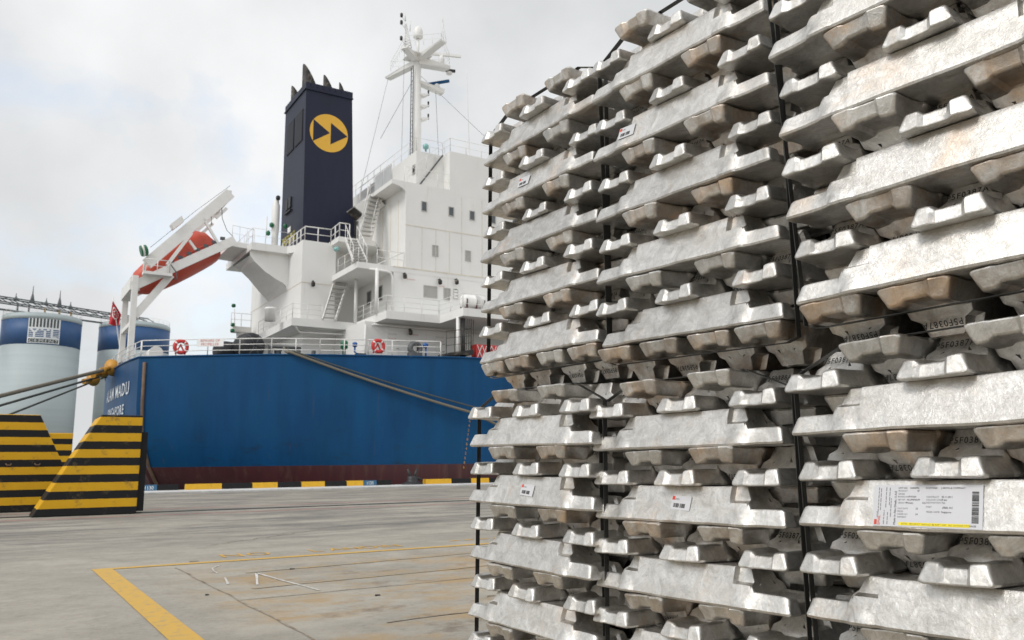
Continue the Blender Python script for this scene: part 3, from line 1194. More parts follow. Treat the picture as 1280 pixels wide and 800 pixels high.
# ---- main deck house, A deck, house walls
dh = MB()
dh.box((16.9, 42.0, 6.40), (33, 61, 8.80))              # main deck level
dh.box((14.9, 46.6, 6.40), (16.9, 56.4, 8.72))
dh.build('main_deck_house', white, ship)
ad = MB()                                               # A deck: overhanging plate with its fascia
ad.prism([(13.72, 44.9, 8.74), (16.46, 44.9, 8.74), (17.47, 44.9, 8.74), (17.47, 40.4, 8.74), (20.70, 40.4, 8.74), (20.86, 38.0, 8.80), (32, 38.0, 8.80),
          (32, 61, 8.74), (13.72, 56.5, 8.74)], (0, 0, .44))
ad.build('lower_boat_deck', white, ship)
w1 = MB()
w1.box((18.57, 42.0, 9.18), (33, 61, 11.78))            # house, lower tier
w1.build('deckhouse_lower_tier', white, ship)
w2 = MB()
w2.prism([(16.40, 42.0, 11.76), (18.4, 42.0, 11.76), (33, 42.0, 11.76), (33, 61, 11.76), (18.0, 61, 11.76), (18.0, 46.6, 11.76), (16.4, 46.4, 11.76)], (0, 0, .34))
w2.build('porch_roof', white, ship)
w3 = MB()
w3.box((19.28, 42.0, 12.1), (33, 61, 16.98))
w3.box((18.6, 47, 12.1), (19.28, 61, 16.98))
w3.build('deckhouse_upper_tier', white, ship)
# weld seams: narrow proud strips
sm_ = MB()
sm_.box((19.26, 41.985, 14.62), (33, 42.02, 14.66))
sm_.box((18.56, 41.984, 12.05), (33, 42.02, 12.105))
for s in (20.3, 21.2, 22.1, 22.92, 24.34):
    sm_.box((s, 41.986, 12.12), (s + .03, 42.02, 14.6) if s < 22.5 else (s + .03, 42.02, 16.9))
for t_ in (43.0, 44.1, 45.3):
    sm_.box((19.262, t_, 12.2), (19.29, t_ + .03, 16.4))
sm_.build('weld_seam', seam_m, ship)
# bridge deck with its overhang, knee and windscreens
bd = MB()
bd.prism([(18.38, 42.0, 16.97), (33, 41.99, 16.97), (33, 61, 16.97), (18.38, 61, 16.97)], (0, 0, .26))
kn = []
for i in range(9):
    a = i / 8 * pi / 2
    kn.append((19.28 - .88 * (1 - sin(a)) , 42.0, 16.97 - .52 * (1 - cos(a)) ** 1.0 * 1.0))
knee = [(18.42, 42.0, 16.97)] + [(18.42 + .86 * sin(i / 8 * pi / 2), 42.0, 16.97 - .45 * (1 - cos(i / 8 * pi / 2))) for i in range(9)] + [(19.28, 42.0, 16.97)]
bd.prism(knee[1:], (0, .10, 0))
bd.build('bridge_deck', white, ship)
sc = MB()
for a, b in ((42.1, 43.35), (43.42, 44.62)):
    sc.box((18.40, a, 17.25), (18.44, b, 18.15))
sc.build('windscreen_panel', panel_grey, ship)
rl = MB()
rail(rl, [(18.42, 42.06, 17.23), (18.42, 47, 17.23)], 1.0, 2, .025, 1.25)
rail(rl, [(19.2, 42.06, 17.23), (30, 42.06, 17.23)], .95, 2, .016, 2.0)
rl.build('bridge_deck_railing', white_plain, ship)
wh = MB()
wh.box((20.3, 42.8, 17.22), (22.20, 60.2, 19.62))
wh.box((22.14, 42.0, 17.22), (33, 61, 19.68))
wh.build('wheelhouse', white, ship)
ro = MB()
rail(ro, [(20.32, 57, 19.62), (20.32, 42.85, 19.62), (22.1, 42.85, 19.62), (22.2, 42.05, 19.68), (32, 42.05, 19.68)], .86, 2, .018, 1.1)
ro.build('roof_railing', white_plain, ship)
ld = MB()                                               # ladder leaning on the wheelhouse side
ld.beam((20.35, 42.6, 17.3), (22.0, 42.65, 19.6), .05, .09)
ld.build('inclined_ladder', deck_grey, ship)
ld = MB()
rail(ld, [(19.5, 42.3, 17.23), (22.0, 42.4, 19.65)], .75, 2, .016, .8)
ld.build('ladder_handrail', white_plain, ship)


# ---- windows
def window(parent, s0, s1, z0, z1, t_, glass=dark_glass, nrm=-1):
    f = MB()
    b = .045
    for (a, c_, d, e) in ((s0 - b, s1 + b, z1, z1 + b), (s0 - b, s1 + b, z0 - b, z0), (s0 - b, s0, z0, z1), (s1, s1 + b, z0, z1)):
        f.box((a, t_ - .035, d), (c_, t_ + .02, e))
    fo = f.build('window', frame_grey, ship)
    p = MB()
    p.box((s0, t_ - .012, z0), (s1, t_ + .02, z1))
    po = p.build('pane', glass, ship)
    po.parent = fo
    return fo


for s0, s1, z0, z1, gl in ((20.30, 20.58, 15.65, 16.17, dark_glass), (22.09, 22.38, 15.63, 16.13, dark_glass), (23.52, 23.81, 15.60, 16.11, dark_glass),
                           (25.0, 25.3, 15.6, 16.1, dark_glass),
                           (21.03, 21.34, 13.03, 13.62, curtain_glass), (23.22, 23.52, 13.01, 13.58, curtain_glass),
                           (20.49, 21.28, 10.54, 11.15, curtain_glass), (21.78, 22.15, 10.50, 11.13, curtain_glass)):
    window(ship, s0, s1, z0, z1, 42.0, gl)
for s0 in (26.6, 28.2, 29.8, 31.4):
    for z0, gl in ((15.6, dark_glass), (13.0, curtain_glass), (10.5, dark_glass)):
        window(ship, s0, s0 + .3, z0, z0 + .56, 42.0, gl)


def window_aft(t0, t1, z0, z1, s_, glass=dark_glass):
    f = MB()
    b = .05
    for (a, c_, d, e) in ((t0 - b, t1 + b, z1, z1 + b), (t0 - b, t1 + b, z0 - b, z0), (t0 - b, t0, z0, z1), (t1, t1 + b, z0, z1)):
        f.box((s_ - .04, a, d), (s_ + .02, c_, e))
    fo = f.build('window', frame_grey, ship)
    p = MB().box((s_ - .012, t0, z0), (s_ + .02, t1, z1)).build('pane', glass, ship)
    p.parent = fo


window_aft(45.2, 45.8, 10.48, 11.25, 18.57)
window_aft(43.55, 44.5, 10.44, 11.25, 18.57)
window_aft(42.95, 43.25, 18.25, 18.75, 20.3)


# doors and notices on the side
def door(s0, s1, z0, z1, t_, lab):
    d = MB()
    d.box((s0, t_ - .03, z0), (s1, t_ + .02, z1))
    o = d.build('door', white, ship)
    o['label'] = lab
    tx = MB()
    mid = (s0 + s1) / 2
    tx.text('DANGER', (mid, t_ - .034, z1 - .28), (1, 0, 0), (0, 0, 1), .13, 0, 'c')
    tx.text('NO ENTRY', (mid, t_ - .034, z1 - .52), (1, 0, 0), (0, 0, 1), .10, 1, 'c')
    x = tx.build('notice', [frame_grey, sign_red], ship)
    x.parent = o
    for zz in (z0 + .2, z0 + .62, z0 + 1.05):
        h = MB().box((s1 - .12, t_ - .06, zz), (s1 + .03, t_ - .028, zz + .05)).build('clip', frame_grey, ship)
        h.parent = o


door(18.20, 18.90, 6.75, 8.42, 42.0, 'white steel door with a red notice')
door(21.22, 21.78, 6.75, 8.45, 42.0, 'white steel door under the raft platform')
nb = MB()
nb.box((22.38, 41.97, 10.56), (22.70, 42.0, 11.18), 0)
for z in (10.62, 10.82, 11.0):
    nb.box((22.42, 41.965, z), (22.66, 41.972, z + .11), 1)
nb.box((22.48, 41.96, 11.12), (22.60, 41.972, 11.17), 2)
nb.build('notice_board', [frame_grey, white_plain, green_paint], ship)
for (s, z) in ((18.6, 8.75), (20.2, 8.35)):
    pass
rt = MB()
for s, z, tx in ((19.35, 11.40, 'NO SMOKING'), (21.45, 11.22, 'LIFE RAFT'), (19.75, 8.22, 'FIRE PLAN')):
    rt.text(tx, (s, 41.99, z), (1, 0, 0), (0, 0, 1), .09)
rt.build('red_lettering', sign_red, ship)


def lamp(s, t_, z, dark=True):
    l_ = MB()
    l_.tube([(s, t_ + .15, z + .12), (s, t_ - .12, z + .12)], .04, 6)
    l_.lathe((s, t_ - .14, z - .22), [(.05, 0), (.11, .04), (.12, .22), (.06, .30)], 10)
    l_.build('deck_lamp', soot if dark else cyan_glass, ship)


for a in ((19.17, 41.9, 11.60), (21.4, 41.9, 11.50), (22.5, 41.9, 11.62), (19.55, 41.9, 8.40), (15.2, 45.95, 11.5)):
    lamp(*a)

# porch columns, mast pillar under the raft deck
cl = MB()
cl.tube([(17.44, 41.7, 9.18), (17.44, 41.7, 11.78)], .10, 10)
cl.build('porch_column', white_plain, ship)
cl = MB()
cl.tube([(17.42, 44.75, 9.18), (17.42, 44.75, 11.78)], .10, 10)
cl.build('porch_column', white_plain, ship)
cl = MB()
cl.tube([(20.86, 38.6, 6.44), (20.86, 38.6, 8.8)], .10, 10)
cl.build('deck_pillar', white_plain, ship)
cl = MB()
cl.tube([(21.25, 38.75, 6.44), (21.25, 38.75, 8.78)], .13, 10)
cl.build('deck_pillar', deck_grey, ship)
pf = MB()                                               # rounded portal frame of the porch
pf.tube([(17.1, 41.99, 11.74), (18.15, 41.99, 11.74), (18.4, 41.99, 11.66), (18.5, 41.99, 11.42), (18.5, 41.99, 9.2)], .07, 8)
pf.build('portal_frame', white_plain, ship)
rl = MB()
rail(rl, [(17.5, 44.8, 9.18), (17.5, 40.48, 9.18), (20.68, 40.48, 9.18), (20.9, 38.1, 9.22), (30, 38.1, 9.22)], .85, 3, .018, 1.1)
rail(rl, [(13.8, 52, 9.18), (13.8, 45.0, 9.18), (15.5, 45.0, 9.18)], .85, 3, .018, 1.1)
rl.build('lower_boat_deck_railing', white_plain, ship)
pp = MB()                                               # pipe run below the A deck
pp.tube([(14.0, 45.0, 8.7), (14.3, 45.3, 8.45), (17.2, 45.2, 8.5), (17.35, 41.8, 8.62), (24, 41.85, 8.62)], .055, 8)
pp.tube([(16.9, 41.9, 8.6), (16.9, 41.9, 6.5)], .05, 8)
pp.build('drain_pipe', white_plain, ship)

# ---- engine casing
cs = MB()
cs.box((14.56, 46.0, 8.72), (16.6, 57.0, 14.06))
cs.box((16.6, 47.4, 8.72), (19.3, 57.0, 14.06))
cs.build('engine_casing', white, ship)
sm_ = MB()
sm_.box((14.545, 46.0, 11.5), (14.6, 57.0, 11.54))
sm_.box((14.56, 45.985, 11.5), (16.6, 46.02, 11.54))
sm_.build('weld_seam', seam_m, ship)
cp = MB()                                               # C deck on top of the casing and the aft boat platform
cp.prism([(12.17, 48.2, 13.68), (14.3, 48.2, 13.68), (14.60, 47.6, 13.68), (14.60, 54.4, 13.68), (12.17, 54.4, 13.68)], (0, 0, .44))
cp.build('boat_platform', white, ship)
cp = MB()
cp.prism([(16.3, 44.8, 13.92), (18.6, 44.8, 13.92), (19.3, 46, 13.92), (19.3, 48, 13.92), (16.0, 48, 13.92), (16.3, 46.9, 13.92)], (0, 0, .30))
cp.build('stair_landing', white, ship)


def bracket(tpl, pts, label=None):
    b = MB()
    b.prism(pts, (0, .09, 0))
    b.build('platform_bracket', white, ship)


bracket(48.6, [(12.2, 48.6, 13.68), (12.25, 48.6, 13.40), (12.49, 48.6, 13.07), (13.16, 48.6, 12.51), (13.84, 48.6, 12.12), (14.23, 48.6, 11.95),
               (14.40, 48.6, 11.80), (14.56, 48.6, 11.45), (14.58, 48.6, 13.68)])
bracket(52.8, [(12.2, 52.8, 13.68), (12.36, 52.8, 13.6), (12.72, 52.8, 13.40), (13.26, 52.8, 12.94), (13.91, 52.8, 12.24), (14.38, 52.8, 11.75),
               (14.56, 52.8, 11.55), (14.58, 52.8, 13.68)])
bk = MB()                                               # plate spanning the two brackets
NB_ = [(12.25, 13.46), (12.49, 13.10), (13.16, 12.54), (13.84, 12.15), (14.23, 11.98), (14.56, 11.5)]
FB2 = [(12.25, 13.62), (12.72, 13.42), (13.26, 12.97), (13.91, 12.27), (14.38, 11.80), (14.56, 11.6)]
bk.add([(s_, 48.66, z_) for s_, z_ in NB_] + [(s_, 52.84, z_) for s_, z_ in FB2], [(i_, i_ + 1, i_ + 7, i_ + 6) for i_ in range(5)])
bk.build('bracket_plate', white, ship)
rl = MB()
rail(rl, [(14.7, 50.5, 14.06), (14.7, 46.1, 14.06), (16.3, 46.1, 14.1), (16.38, 44.9, 14.22), (17.0, 44.9, 14.22)], .85, 2, .035, .7)
rail(rl, [(12.25, 54.2, 14.12), (12.25, 48.3, 14.12), (14.55, 48.3, 14.12)], .9, 2, .016, 1.0)
rl.build('casing_top_railing', white_plain, ship)


def stairs(bl, br, tl, tr, n, rails=True):
    bl, br, tl, tr = map(Vector, (bl, br, tl, tr))
    st = MB()
    for a, b in ((bl, tl), (br, tr)):
        st.beam(a, b, .05, .20)
    so = st.build('stair', white_plain, ship)
    for i in range(n):
        f = (i + .5) / n
        a, b = bl.lerp(tl, f), br.lerp(tr, f)
        d = (b - a).normalized()
        nn = Vector((-d.y, d.x, 0))
        tr_ = MB()
        tr_.hexa([a - nn * .12 - Vector((0, 0, .02)), b - nn * .12 - Vector((0, 0, .02)), b + nn * .12 - Vector((0, 0, .02)), a + nn * .12 - Vector((0, 0, .02)),
                  a - nn * .12 + Vector((0, 0, .02)), b - nn * .12 + Vector((0, 0, .02)), b + nn * .12 + Vector((0, 0, .02)), a + nn * .12 + Vector((0, 0, .02))])
        o = tr_.build('tread', frame_grey, ship)
        o.parent = so
    if rails:
        h = MB()
        for a, b in ((bl, tl), (br, tr)):
            h.tube([a + Vector((0, 0, .85)), b + Vector((0, 0, .85))], .025, 6)
            for f in (.02, .35, .7, .98):
                p = a.lerp(b, f)
                h.tube([p, p + Vector((0, 0, .85))], .022, 5)
        o = h.build('handrail', white_plain, ship)
        o.parent = so


stairs((15.5, 44.84, 9.2), (16.2, 44.73, 9.2), (16.72, 46.3, 12.05), (17.55, 46.25, 12.05), 10, False)
stairs((16.21, 42.15, 12.15), (16.98, 42.05, 12.15), (16.72, 44.85, 14.15), (17.40, 44.78, 14.15), 8)
stairs((17.43, 44.33, 14.2), (18.1, 44.25, 14.2), (18.20, 44.75, 17.05), (18.98, 44.9, 17.05), 10)
sp = MB()
rail(sp, [(16.5, 45.3, 12.1), (16.5, 42.1, 12.1)], .85, 2, .018, 1.0)
rail(sp, [(17.6, 42.1, 12.1), (19.2, 42.1, 12.1)], .85, 2, .018, .8)
sp.beam((17.6, 42.25, 12.1), (19.25, 42.1, 13.0), .05, .05)
sp.build('porch_roof_railing', white_plain, ship)
# intake trunk; a dark sheet paints the shade inside its mouth
it = MB()
it.hexa([(17.26, 44.9, 16.23), (17.88, 44.9, 15.81), (17.90, 46.1, 15.70), (17.22, 46.1, 16.20),
         (18.55, 44.9, 17.15), (19.25, 44.9, 16.62), (19.25, 46.1, 16.55), (18.50, 46.1, 17.10)])
io = it.build('air_intake', white, ship)
mth = MB()
mth.hexa([(17.255, 44.98, 16.17), (17.81, 44.98, 15.80), (17.83, 46.02, 15.70), (17.235, 46.02, 16.13),
          (17.28, 44.98, 16.20), (17.84, 44.98, 15.83), (17.86, 46.02, 15.73), (17.26, 46.02, 16.16)])
for v_ in mth.v:
    v_.x -= .012
    v_.z -= .012
mo_ = mth.build('mouth', soot, ship)
mo_.parent = io

# ---- funnel
fn = MB()
fz0, fz1 = 14.0, 24.22
fn.hexa([(15.02, 47.5, fz0), (18.27, 47.5, fz0), (18.27, 52.1, fz0), (15.02, 52.1, fz0), (14.92, 47.5, fz1), (17.95, 47.5, fz1), (17.95, 51.75, fz1), (14.92, 51.75, fz1)])
fo = fn.build('funnel', funnel_navy, ship)
fcp = MB()
fcp.box((14.84, 47.42, 24.20), (18.0, 51.85, 24.26))
fcp.box((14.90, 47.46, 24.26), (17.97, 51.8, 24.68))
for i in range(7):
    fcp.box((15.2 + i * .4, 47.43, 24.42), (15.24 + i * .4, 47.47, 24.60))
o = fcp.build('funnel_cap', funnel_navy, ship)
o.parent = fo
lg = MB()
cx, cz, rr = 16.47, 21.60, 1.24


def fside(s, z, off):                                   # point on the near face, which leans with the taper
    return (s, 47.5 - off, z)


lg.add([fside(cx + rr * cos(i * pi / 32), cz + rr * sin(i * pi / 32), .014) for i in range(64)], [tuple(range(64))], 0)
for (x0, x1) in ((cx - rr * .82, cx + rr * .05), (cx + rr * .09, cx + rr * .98)):
    lg.add([fside(x0, cz - rr * .58, .020), fside(x1, cz + .02, .020), fside(x0, cz + rr * .58, .020)], [(0, 1, 2)], 1)
o = lg.build('logo_disc', [funnel_yellow, funnel_navy], ship)
o.parent = fo
for (a, b) in ((48.0, 49.45), (49.75, 51.15)):
    lv = MB()
    x = 14.94
    lv.box((x - .04, a, 21.0), (x + .02, b, 23.10), 0)
    for i in range(11):
        lv.box((x - .06, a + .03, 21.08 + i * .19), (x - .02, b - .03, 21.12 + i * .19), 1)
    o = lv.build('louvre', [black_metal, funnel_navy], ship)
    o.parent = fo
lv = MB()
lv.box((14.9, 49.9, 17.2), (15.0, 50.35, 17.9), 0)
lv.box((14.9, 50.5, 17.2), (15.0, 50.95, 17.9), 0)
lv.box((14.86, 49.8, 16.95), (15.0, 51.05, 17.05), 0)
o = lv.build('small_vent', black_metal, ship)
o.parent = fo
tx = MB()
for i, (s_, z) in enumerate((('SAFETY FIRST', 15.22), ('NO SMOKING', 14.88))):
    tx.text(s_, (15.0 - .015, 51.6, z), (0, -1, 0), (0, 0, 1), .36, 0, 'l', 1.0, 1.2)
tx.box((14.97, 49.9, 15.6), (15.0, 50.5, 15.95), 1)
o = tx.build('yellow_lettering', [label_yel, cloth_white], ship)
o.parent = fo


def cut_pipe(s, t_, r, h, slope):
    """exhaust pipe cut slantwise: tall on the aft side, falling forward"""
    p = MB()
    n = 16
    vs = []
    for j in range(n):
        a = 2 * pi * j / n
        vs.append((s + r * cos(a), t_ + r * sin(a), 24.6))
    for j in range(n):
        a = 2 * pi * j / n
        vs.append((s + r * cos(a) * 1.0, t_ + r * sin(a), 24.7 + h * ((1 - cos(a)) / 2) ** 1.15))
    for j in range(n):
        a = 2 * pi * j / n
        vs.append((s + r * .85 * cos(a), t_ + r * .85 * sin(a), 24.7 + h * ((1 - cos(a)) / 2) ** 1.15 - .02))
    for j in range(n):
        a = 2 * pi * j / n
        vs.append((s + r * .85 * cos(a), t_ + r * .85 * sin(a), 24.62))
    fs = []
    for k in range(3):
        fs += [(k * n + j, k * n + (j + 1) % n, (k + 1) * n + (j + 1) % n, (k + 1) * n + j) for j in range(n)]
    p.add(vs, fs, 0, True)
    o = p.build('exhaust_pipe', soot, ship)
    o.parent = fo


cut_pipe(15.62, 48.9, .52, 1.85, 1)
cut_pipe(16.75, 48.6, .36, 1.30, 1)
cut_pipe(17.6, 48.4, .22, .95, 1)
cut_pipe(17.35, 48.3, .10, .40, 1)
cut_pipe(15.3, 50.7, .36, 1.05, 1)

# ---- ventilator post beside the funnel
vp = MB()
vp.lathe((13.9, 49.5, 14.1), [(.20, 0), (.20, 1.0), (.24, 1.4), (.24, 2.9), (.17, 3.05), (.17, 3.25)], 14)
vo = vp.build('ventilator_post', white, ship)
for (s, z, m_) in ((13.42, 15.1, green_paint), (13.62, 15.65, green_paint), (13.95, 17.45, soot), (14.9 - .45, 15.7, green_paint)):
    o = MB().lathe((s, 49.3, z - .14), [(.05, 0), (.13, .05), (.14, .22), (.06, .3)], 10).build('deck_light', m_, ship)
    o.parent = vo
MB().tube([(13.3, 49.4, 14.1), (13.35, 49.4, 16.2)], .03, 6).build('antenna_pole', white_plain, ship)

# ---- radar mast
ms = MB()
mx_, my_ = 23.72, 50.0
ms.lathe((mx_, my_, 19.5), [(.34, 0), (.32, 5), (.27, 9), (.25, 10.6)], 16)
mo = ms.build('radar_mast', white, ship)


def sub(mb, name, m_):
    o = mb.build(name, m_, ship)
    o.parent = mo
    return o


lad = MB()
for k in (-1, 1):
    lad.beam((mx_ - .42, my_ + k * .17, 19.6), (mx_ - .38, my_ + k * .17, 29), .05, .05)
for i in range(30):
    lad.tube([(mx_ - .41, my_ - .17, 19.8 + i * .3), (mx_ - .41, my_ + .17, 19.8 + i * .3)], .015, 4)
sub(lad, 'mast_ladder', deck_grey)


def arm(p, q, w, h0, h1, name='crosstree'):
    p, q = Vector(p), Vector(q)
    d = (q - p).normalized()
    s = d.cross(Vector((0, 0, 1))).normalized() * w / 2
    m_ = MB()
    m_.hexa([p - s * .8 - Vector((0, 0, h0)), p + s * .8 - Vector((0, 0, h0)), q + s * .8 - Vector((0, 0, h1)), q - s * .8 - Vector((0, 0, h1)),
             p - s, p + s, q + s, q - s])
    return sub(m_, name, white)


zt = 29.75
arm((mx_, my_, zt), (22.2, 49.0, 29.75), .62, .36, .10)           # aft, near side
arm((mx_, my_, zt), (26.2, 50.0, 29.65), .8, .55, .20)          # forward
arm((mx_, my_, zt), (24.4, 47.2, 30.0), .6, .34, .10)             # near side
arm((mx_, my_, zt - .2), (22.9, 53.3, 29.4), .6, .34, .10)        # far side
m_ = MB()
m_.box((mx_ - .8, my_ - .8, zt), (mx_ + .8, my_ + .8, zt + .06))
sub(m_, 'mast_platform', white)
ml = MB()
rail(ml, [(22.3, 48.8, zt), (24.3, 47.4, zt + .1), (26.1, 49.6, zt), (26.1, 50.4, zt), (22.9, 52.8, zt), (22.3, 49.2, zt)], .75, 2, .012, .6)
sub(ml, 'platform_railing', white_plain)
lt = MB()                                                         # lattice signal mast
b_ = [(22.25, 48.9), (22.75, 48.9), (22.5, 49.4)]
tp = (22.35, 49.1, 31.8)
legs = [((x, y, zt), (tp[0] + (x - 22.5) * .25, tp[1] + (y - 49.05) * .25, 31.6)) for x, y in b_]
for a, b in legs:
    lt.tube([a, b], .03, 5)
for i in range(9):
    f0, f1 = i / 9, (i + 1) / 9
    for k in range(3):
        a = Vector(legs[k][0]).lerp(Vector(legs[k][1]), f0)
        b = Vector(legs[(k + 1) % 3][0]).lerp(Vector(legs[(k + 1) % 3][1]), f1)
        c0 = Vector(legs[(k + 1) % 3][0]).lerp(Vector(legs[(k + 1) % 3][1]), f0)
        lt.tube([a, b], .014, 4)
        lt.tube([a, c0], .014, 4)
lt.tube([tp, (22.3, 49.1, 32.4)], .04, 6)
lt.tube([(22.7, 49.1, 31.1), (22.75, 49.1, 32.0)], .03, 6)
sub(lt, 'signal_lattice', white_plain)
for z in (31.95, 31.4, 30.2):
    a = MB()
    a.tube([(22.35, 49.1, z - .2), (22.05, 49.0, z)], .02, 5)
    sub(a, 'lamp_bracket', white_plain)
    a = MB().lathe((22.0, 49.0, z), [(.08, 0), (.10, .05), (.10, .25), (.05, .3)], 10)
    sub(a, 'signal_lamp', soot)
d_ = MB()
d_.lathe((mx_, my_ - .1, zt), [(.10, 0), (.10, 1.55)], 10)
sub(d_, 'dome_post', white_plain)
d_ = MB()
d_.lathe((mx_, my_ - .1, zt + 1.45), [(.20, 0), (.34, .10), (.36, .18), (.34, .55), (.28, .78), (.16, .92), (.02, .96)], 18)
sub(d_, 'satellite_dome', white_plain)
lt = MB()
for k in range(3):
    a = 2 * pi * k / 3
    lt.tube([(24.45 + .22 * cos(a), 47.35 + .22 * sin(a), 30.05), (24.4, 47.35, 31.5)], .02, 4)
lt.tube([(24.4, 47.35, 31.4), (24.4, 47.35, 31.9)], .025, 5)
sub(lt, 'antenna_tripod', white_plain)


def radar(c, L, h, dark, az):
    c = Vector(c)
    r_ = MB()
    r_.lathe(c, [(.22, 0), (.22, h * .7), (.14, h)], 12)
    sub(r_, 'scanner_gearbox', white_plain)
    d = Vector((cos(az), sin(az), 0)) * L / 2
    r_ = MB()
    r_.beam(c - d + Vector((0, 0, h + .1)), c + d + Vector((0, 0, h + .1)), .16, .18)
    sub(r_, 'radar_scanner', dark)


radar((25.65, 50, 29.65), 2.9, .80, white_plain, R(-20))
radar((26.35, 50.1, 29.25), .9, .18, black_metal, R(-15))
arm((mx_, my_, 27.95), (25.75, 50.0, 27.75), .7, .12, .30, 'scanner_platform')
radar((25.3, 50, 27.75), 1.9, .40, hull_blue, R(-50))
for z in (27.1, 26.25, 25.3):
    m_ = MB()
    m_.hexa([(mx_, my_ - .3, z - .18), (24.1, my_ - .3, z - .28), (24.1, my_ + .3, z - .28), (mx_, my_ + .3, z - .18),
             (mx_, my_ - .3, z - .12), (24.6, my_ - .3, z + .0), (24.6, my_ + .3, z + .0), (mx_, my_ + .3, z - .12)])
    sub(m_, 'lamp_shelf', white_plain)
    m_ = MB().lathe((24.62, my_, z), [(.05, 0), (.07, .12), (.03, .16), (.06, .22), (.07, .38), (.02, .42)], 8)
    sub(m_, 'navigation_light', soot)
st_ = MB()
for p, q in (((23.97, 50, 28.5), (29.4, 50, 24.9)), ((23.4, 50, 28.0), (21.0, 50, 23.1)), ((22.3, 49.1, 29.6), (22.1, 49.0, 20.0)), ((22.8, 53, 29.3), (21.4, 55, 20)),
             ((25.2, 50, 27.6), (25.6, 50, 20))):
    st_.tube([p, q], .014, 4)
sub(st_, 'mast_stay', deck_grey)
wp = MB()
wp.tube([(27.95, 50, 19.7), (27.95, 50, 24.4)], .045, 6)
wp.tube([(27.95, 50, 24.4), (27.78, 50, 29.9)], .016, 4)
wp.build('whip_antenna', white_plain, ship)
rm = MB()                                                         # small red lattice aerial near the funnel
for k in range(4):
    a = pi / 4 + k * pi / 2
    rm.tube([(19.4 + .3 * cos(a), 52 + .3 * sin(a), 19.6), (19.4 + .3 * cos(a), 52 + .3 * sin(a), 22.6)], .03, 4, m=0)
for i in range(7):
    for k in range(4):
        a, b = pi / 4 + k * pi / 2, pi / 4 + (k + 1) * pi / 2
        rm.tube([(19.4 + .3 * cos(a), 52 + .3 * sin(a), 19.7 + i * .42), (19.4 + .3 * cos(b), 52 + .3 * sin(b), 20.1 + i * .42)], .022, 4, m=1)
rm.build('lattice_aerial', [white_plain, red_paint], ship)
lp = MB()
lp.lathe((20.9, 42.75, 19.66), [(.06, 0), (.06, .12), (.17, .20), (.19, .38), (.10, .48)], 12)
lp.build('search_light', cyan_glass, ship)
lp = MB()
lp.lathe((16.25, 44.75, 13.45), [(.10, 0), (.14, .06), (.13, .26), (.05, .32)], 10, axis=(-.8, -.5, -.4))
lp.build('flood_light', cyan_glass, ship)

# ---- gear on the poop: parts bolted to the ship
r_ = MB()                                                         # roller fairlead frame
r_.box((11.6, 41.35, 6.44), (11.72, 41.75, 6.95))
r_.box((13.06, 41.35, 6.44), (13.18, 41.75, 6.95))
r_.tube([(11.55, 41.5, 6.98), (13.22, 41.5, 6.98)], .075, 10)
r_.box((11.6, 41.3, 6.42), (13.18, 41.8, 6.52))
r_.build('roller_fairlead', deck_grey, ship)
for s in (12.05, 12.75):
    MB().lathe((s, 41.55, 6.5), [(.20, 0), (.17, .1), (.17, .25), (.21, .32)], 14).build('fairlead_roller', deck_grey, ship)
v_ = MB()
v_.lathe((15.22, 40.6, 6.44), [(.09, 0), (.09, .5), (.19, .55), (.19, .88), (.14, .95)], 14)
v_.build('deck_ventilator', green_paint, ship)
v_ = MB()
v_.tube([(15.85, 40.4, 6.44), (15.85, 40.4, 6.75), (15.73, 40.4, 6.80), (15.73, 40.4, 7.1)], .05, 8)
v_.lathe((15.73, 40.4, 7.08), [(.10, 0), (.13, .06), (.13, .2), (.06, .25)], 10)
v_.build('deck_valve', blue_paint, ship)
v_ = MB()
v_.tube([(19.05, 38.8, 6.44), (19.05, 38.8, 7.05)], .05, 8)
v_.lathe((19.02, 38.8, 7.05), [(.10, 0), (.15, .06), (.15, .2), (.06, .25)], 10)
v_.build('deck_valve', blue_paint, ship)
ck = MB()                                                         # closed chock in the deck edge
ck.torus((18.32, 38.6, 6.93), (0, 1, 0), .27, .13, 28, 10, flat=1.6)
ck.box((17.98, 38.4, 6.44), (18.66, 38.8, 6.72))
ck.build('mooring_chock', deck_grey, ship)
for s, w_ in ((16.35, .5), (13.95, .1)):
    MB().box((s, 41.6, 6.44), (s + w_, 42.0, 6.95)).build('deck_box', deck_grey, ship)
gw = MB()
gw.box((19.7, 38.0, 6.50), (21.6, 39.2, 6.58))
gw.hexa([(19.75, 38.0, 6.58), (21.5, 38.0, 6.75), (21.5, 39.0, 6.75), (19.75, 39.0, 6.58), (19.85, 38.0, 6.72), (21.5, 38.0, 7.02), (21.5, 39.0, 7.02), (19.85, 39.0, 6.72)])
gw.build('gangway_platform', soot, ship)
gl = MB()
rail(gl, [(19.9, 38.1, 6.75), (21.4, 38.1, 7.0)], 1.15, 3, .018, .45)
for i in range(6):
    gl.tube([(20.9 + i * .13, 38.2, 7.0), (21.0 + i * .13, 38.3, 8.7)], .018, 4)
gl.build('gangway_railing', soot, ship)
for t_ in (46.0, 48.5, 54):                                       # stern mooring winches, pale
    wn_ = MB()
    wn_.lathe((6.9, t_, 6.85), [(.34, -.5), (.34, -.44), (.18, -.42), (.18, .42), (.34, .44), (.34, .5)], 16, axis=(0, 1, 0))
    wn_.box((6.6, t_ - .6, 6.42), (7.2, t_ + .6, 6.62))
    wn_.build('mooring_winch', davit_white, ship)
rd = MB()                                                         # round dark mooring drum with bowl on the aft deck
rd.lathe((13.0, 46.6, 9.18), [(.30, 0), (.30, .62), (.34, .66), (.34, .74), (.28, .78)], 16)
rd.build('mushroom_ventilator', white_plain, ship)
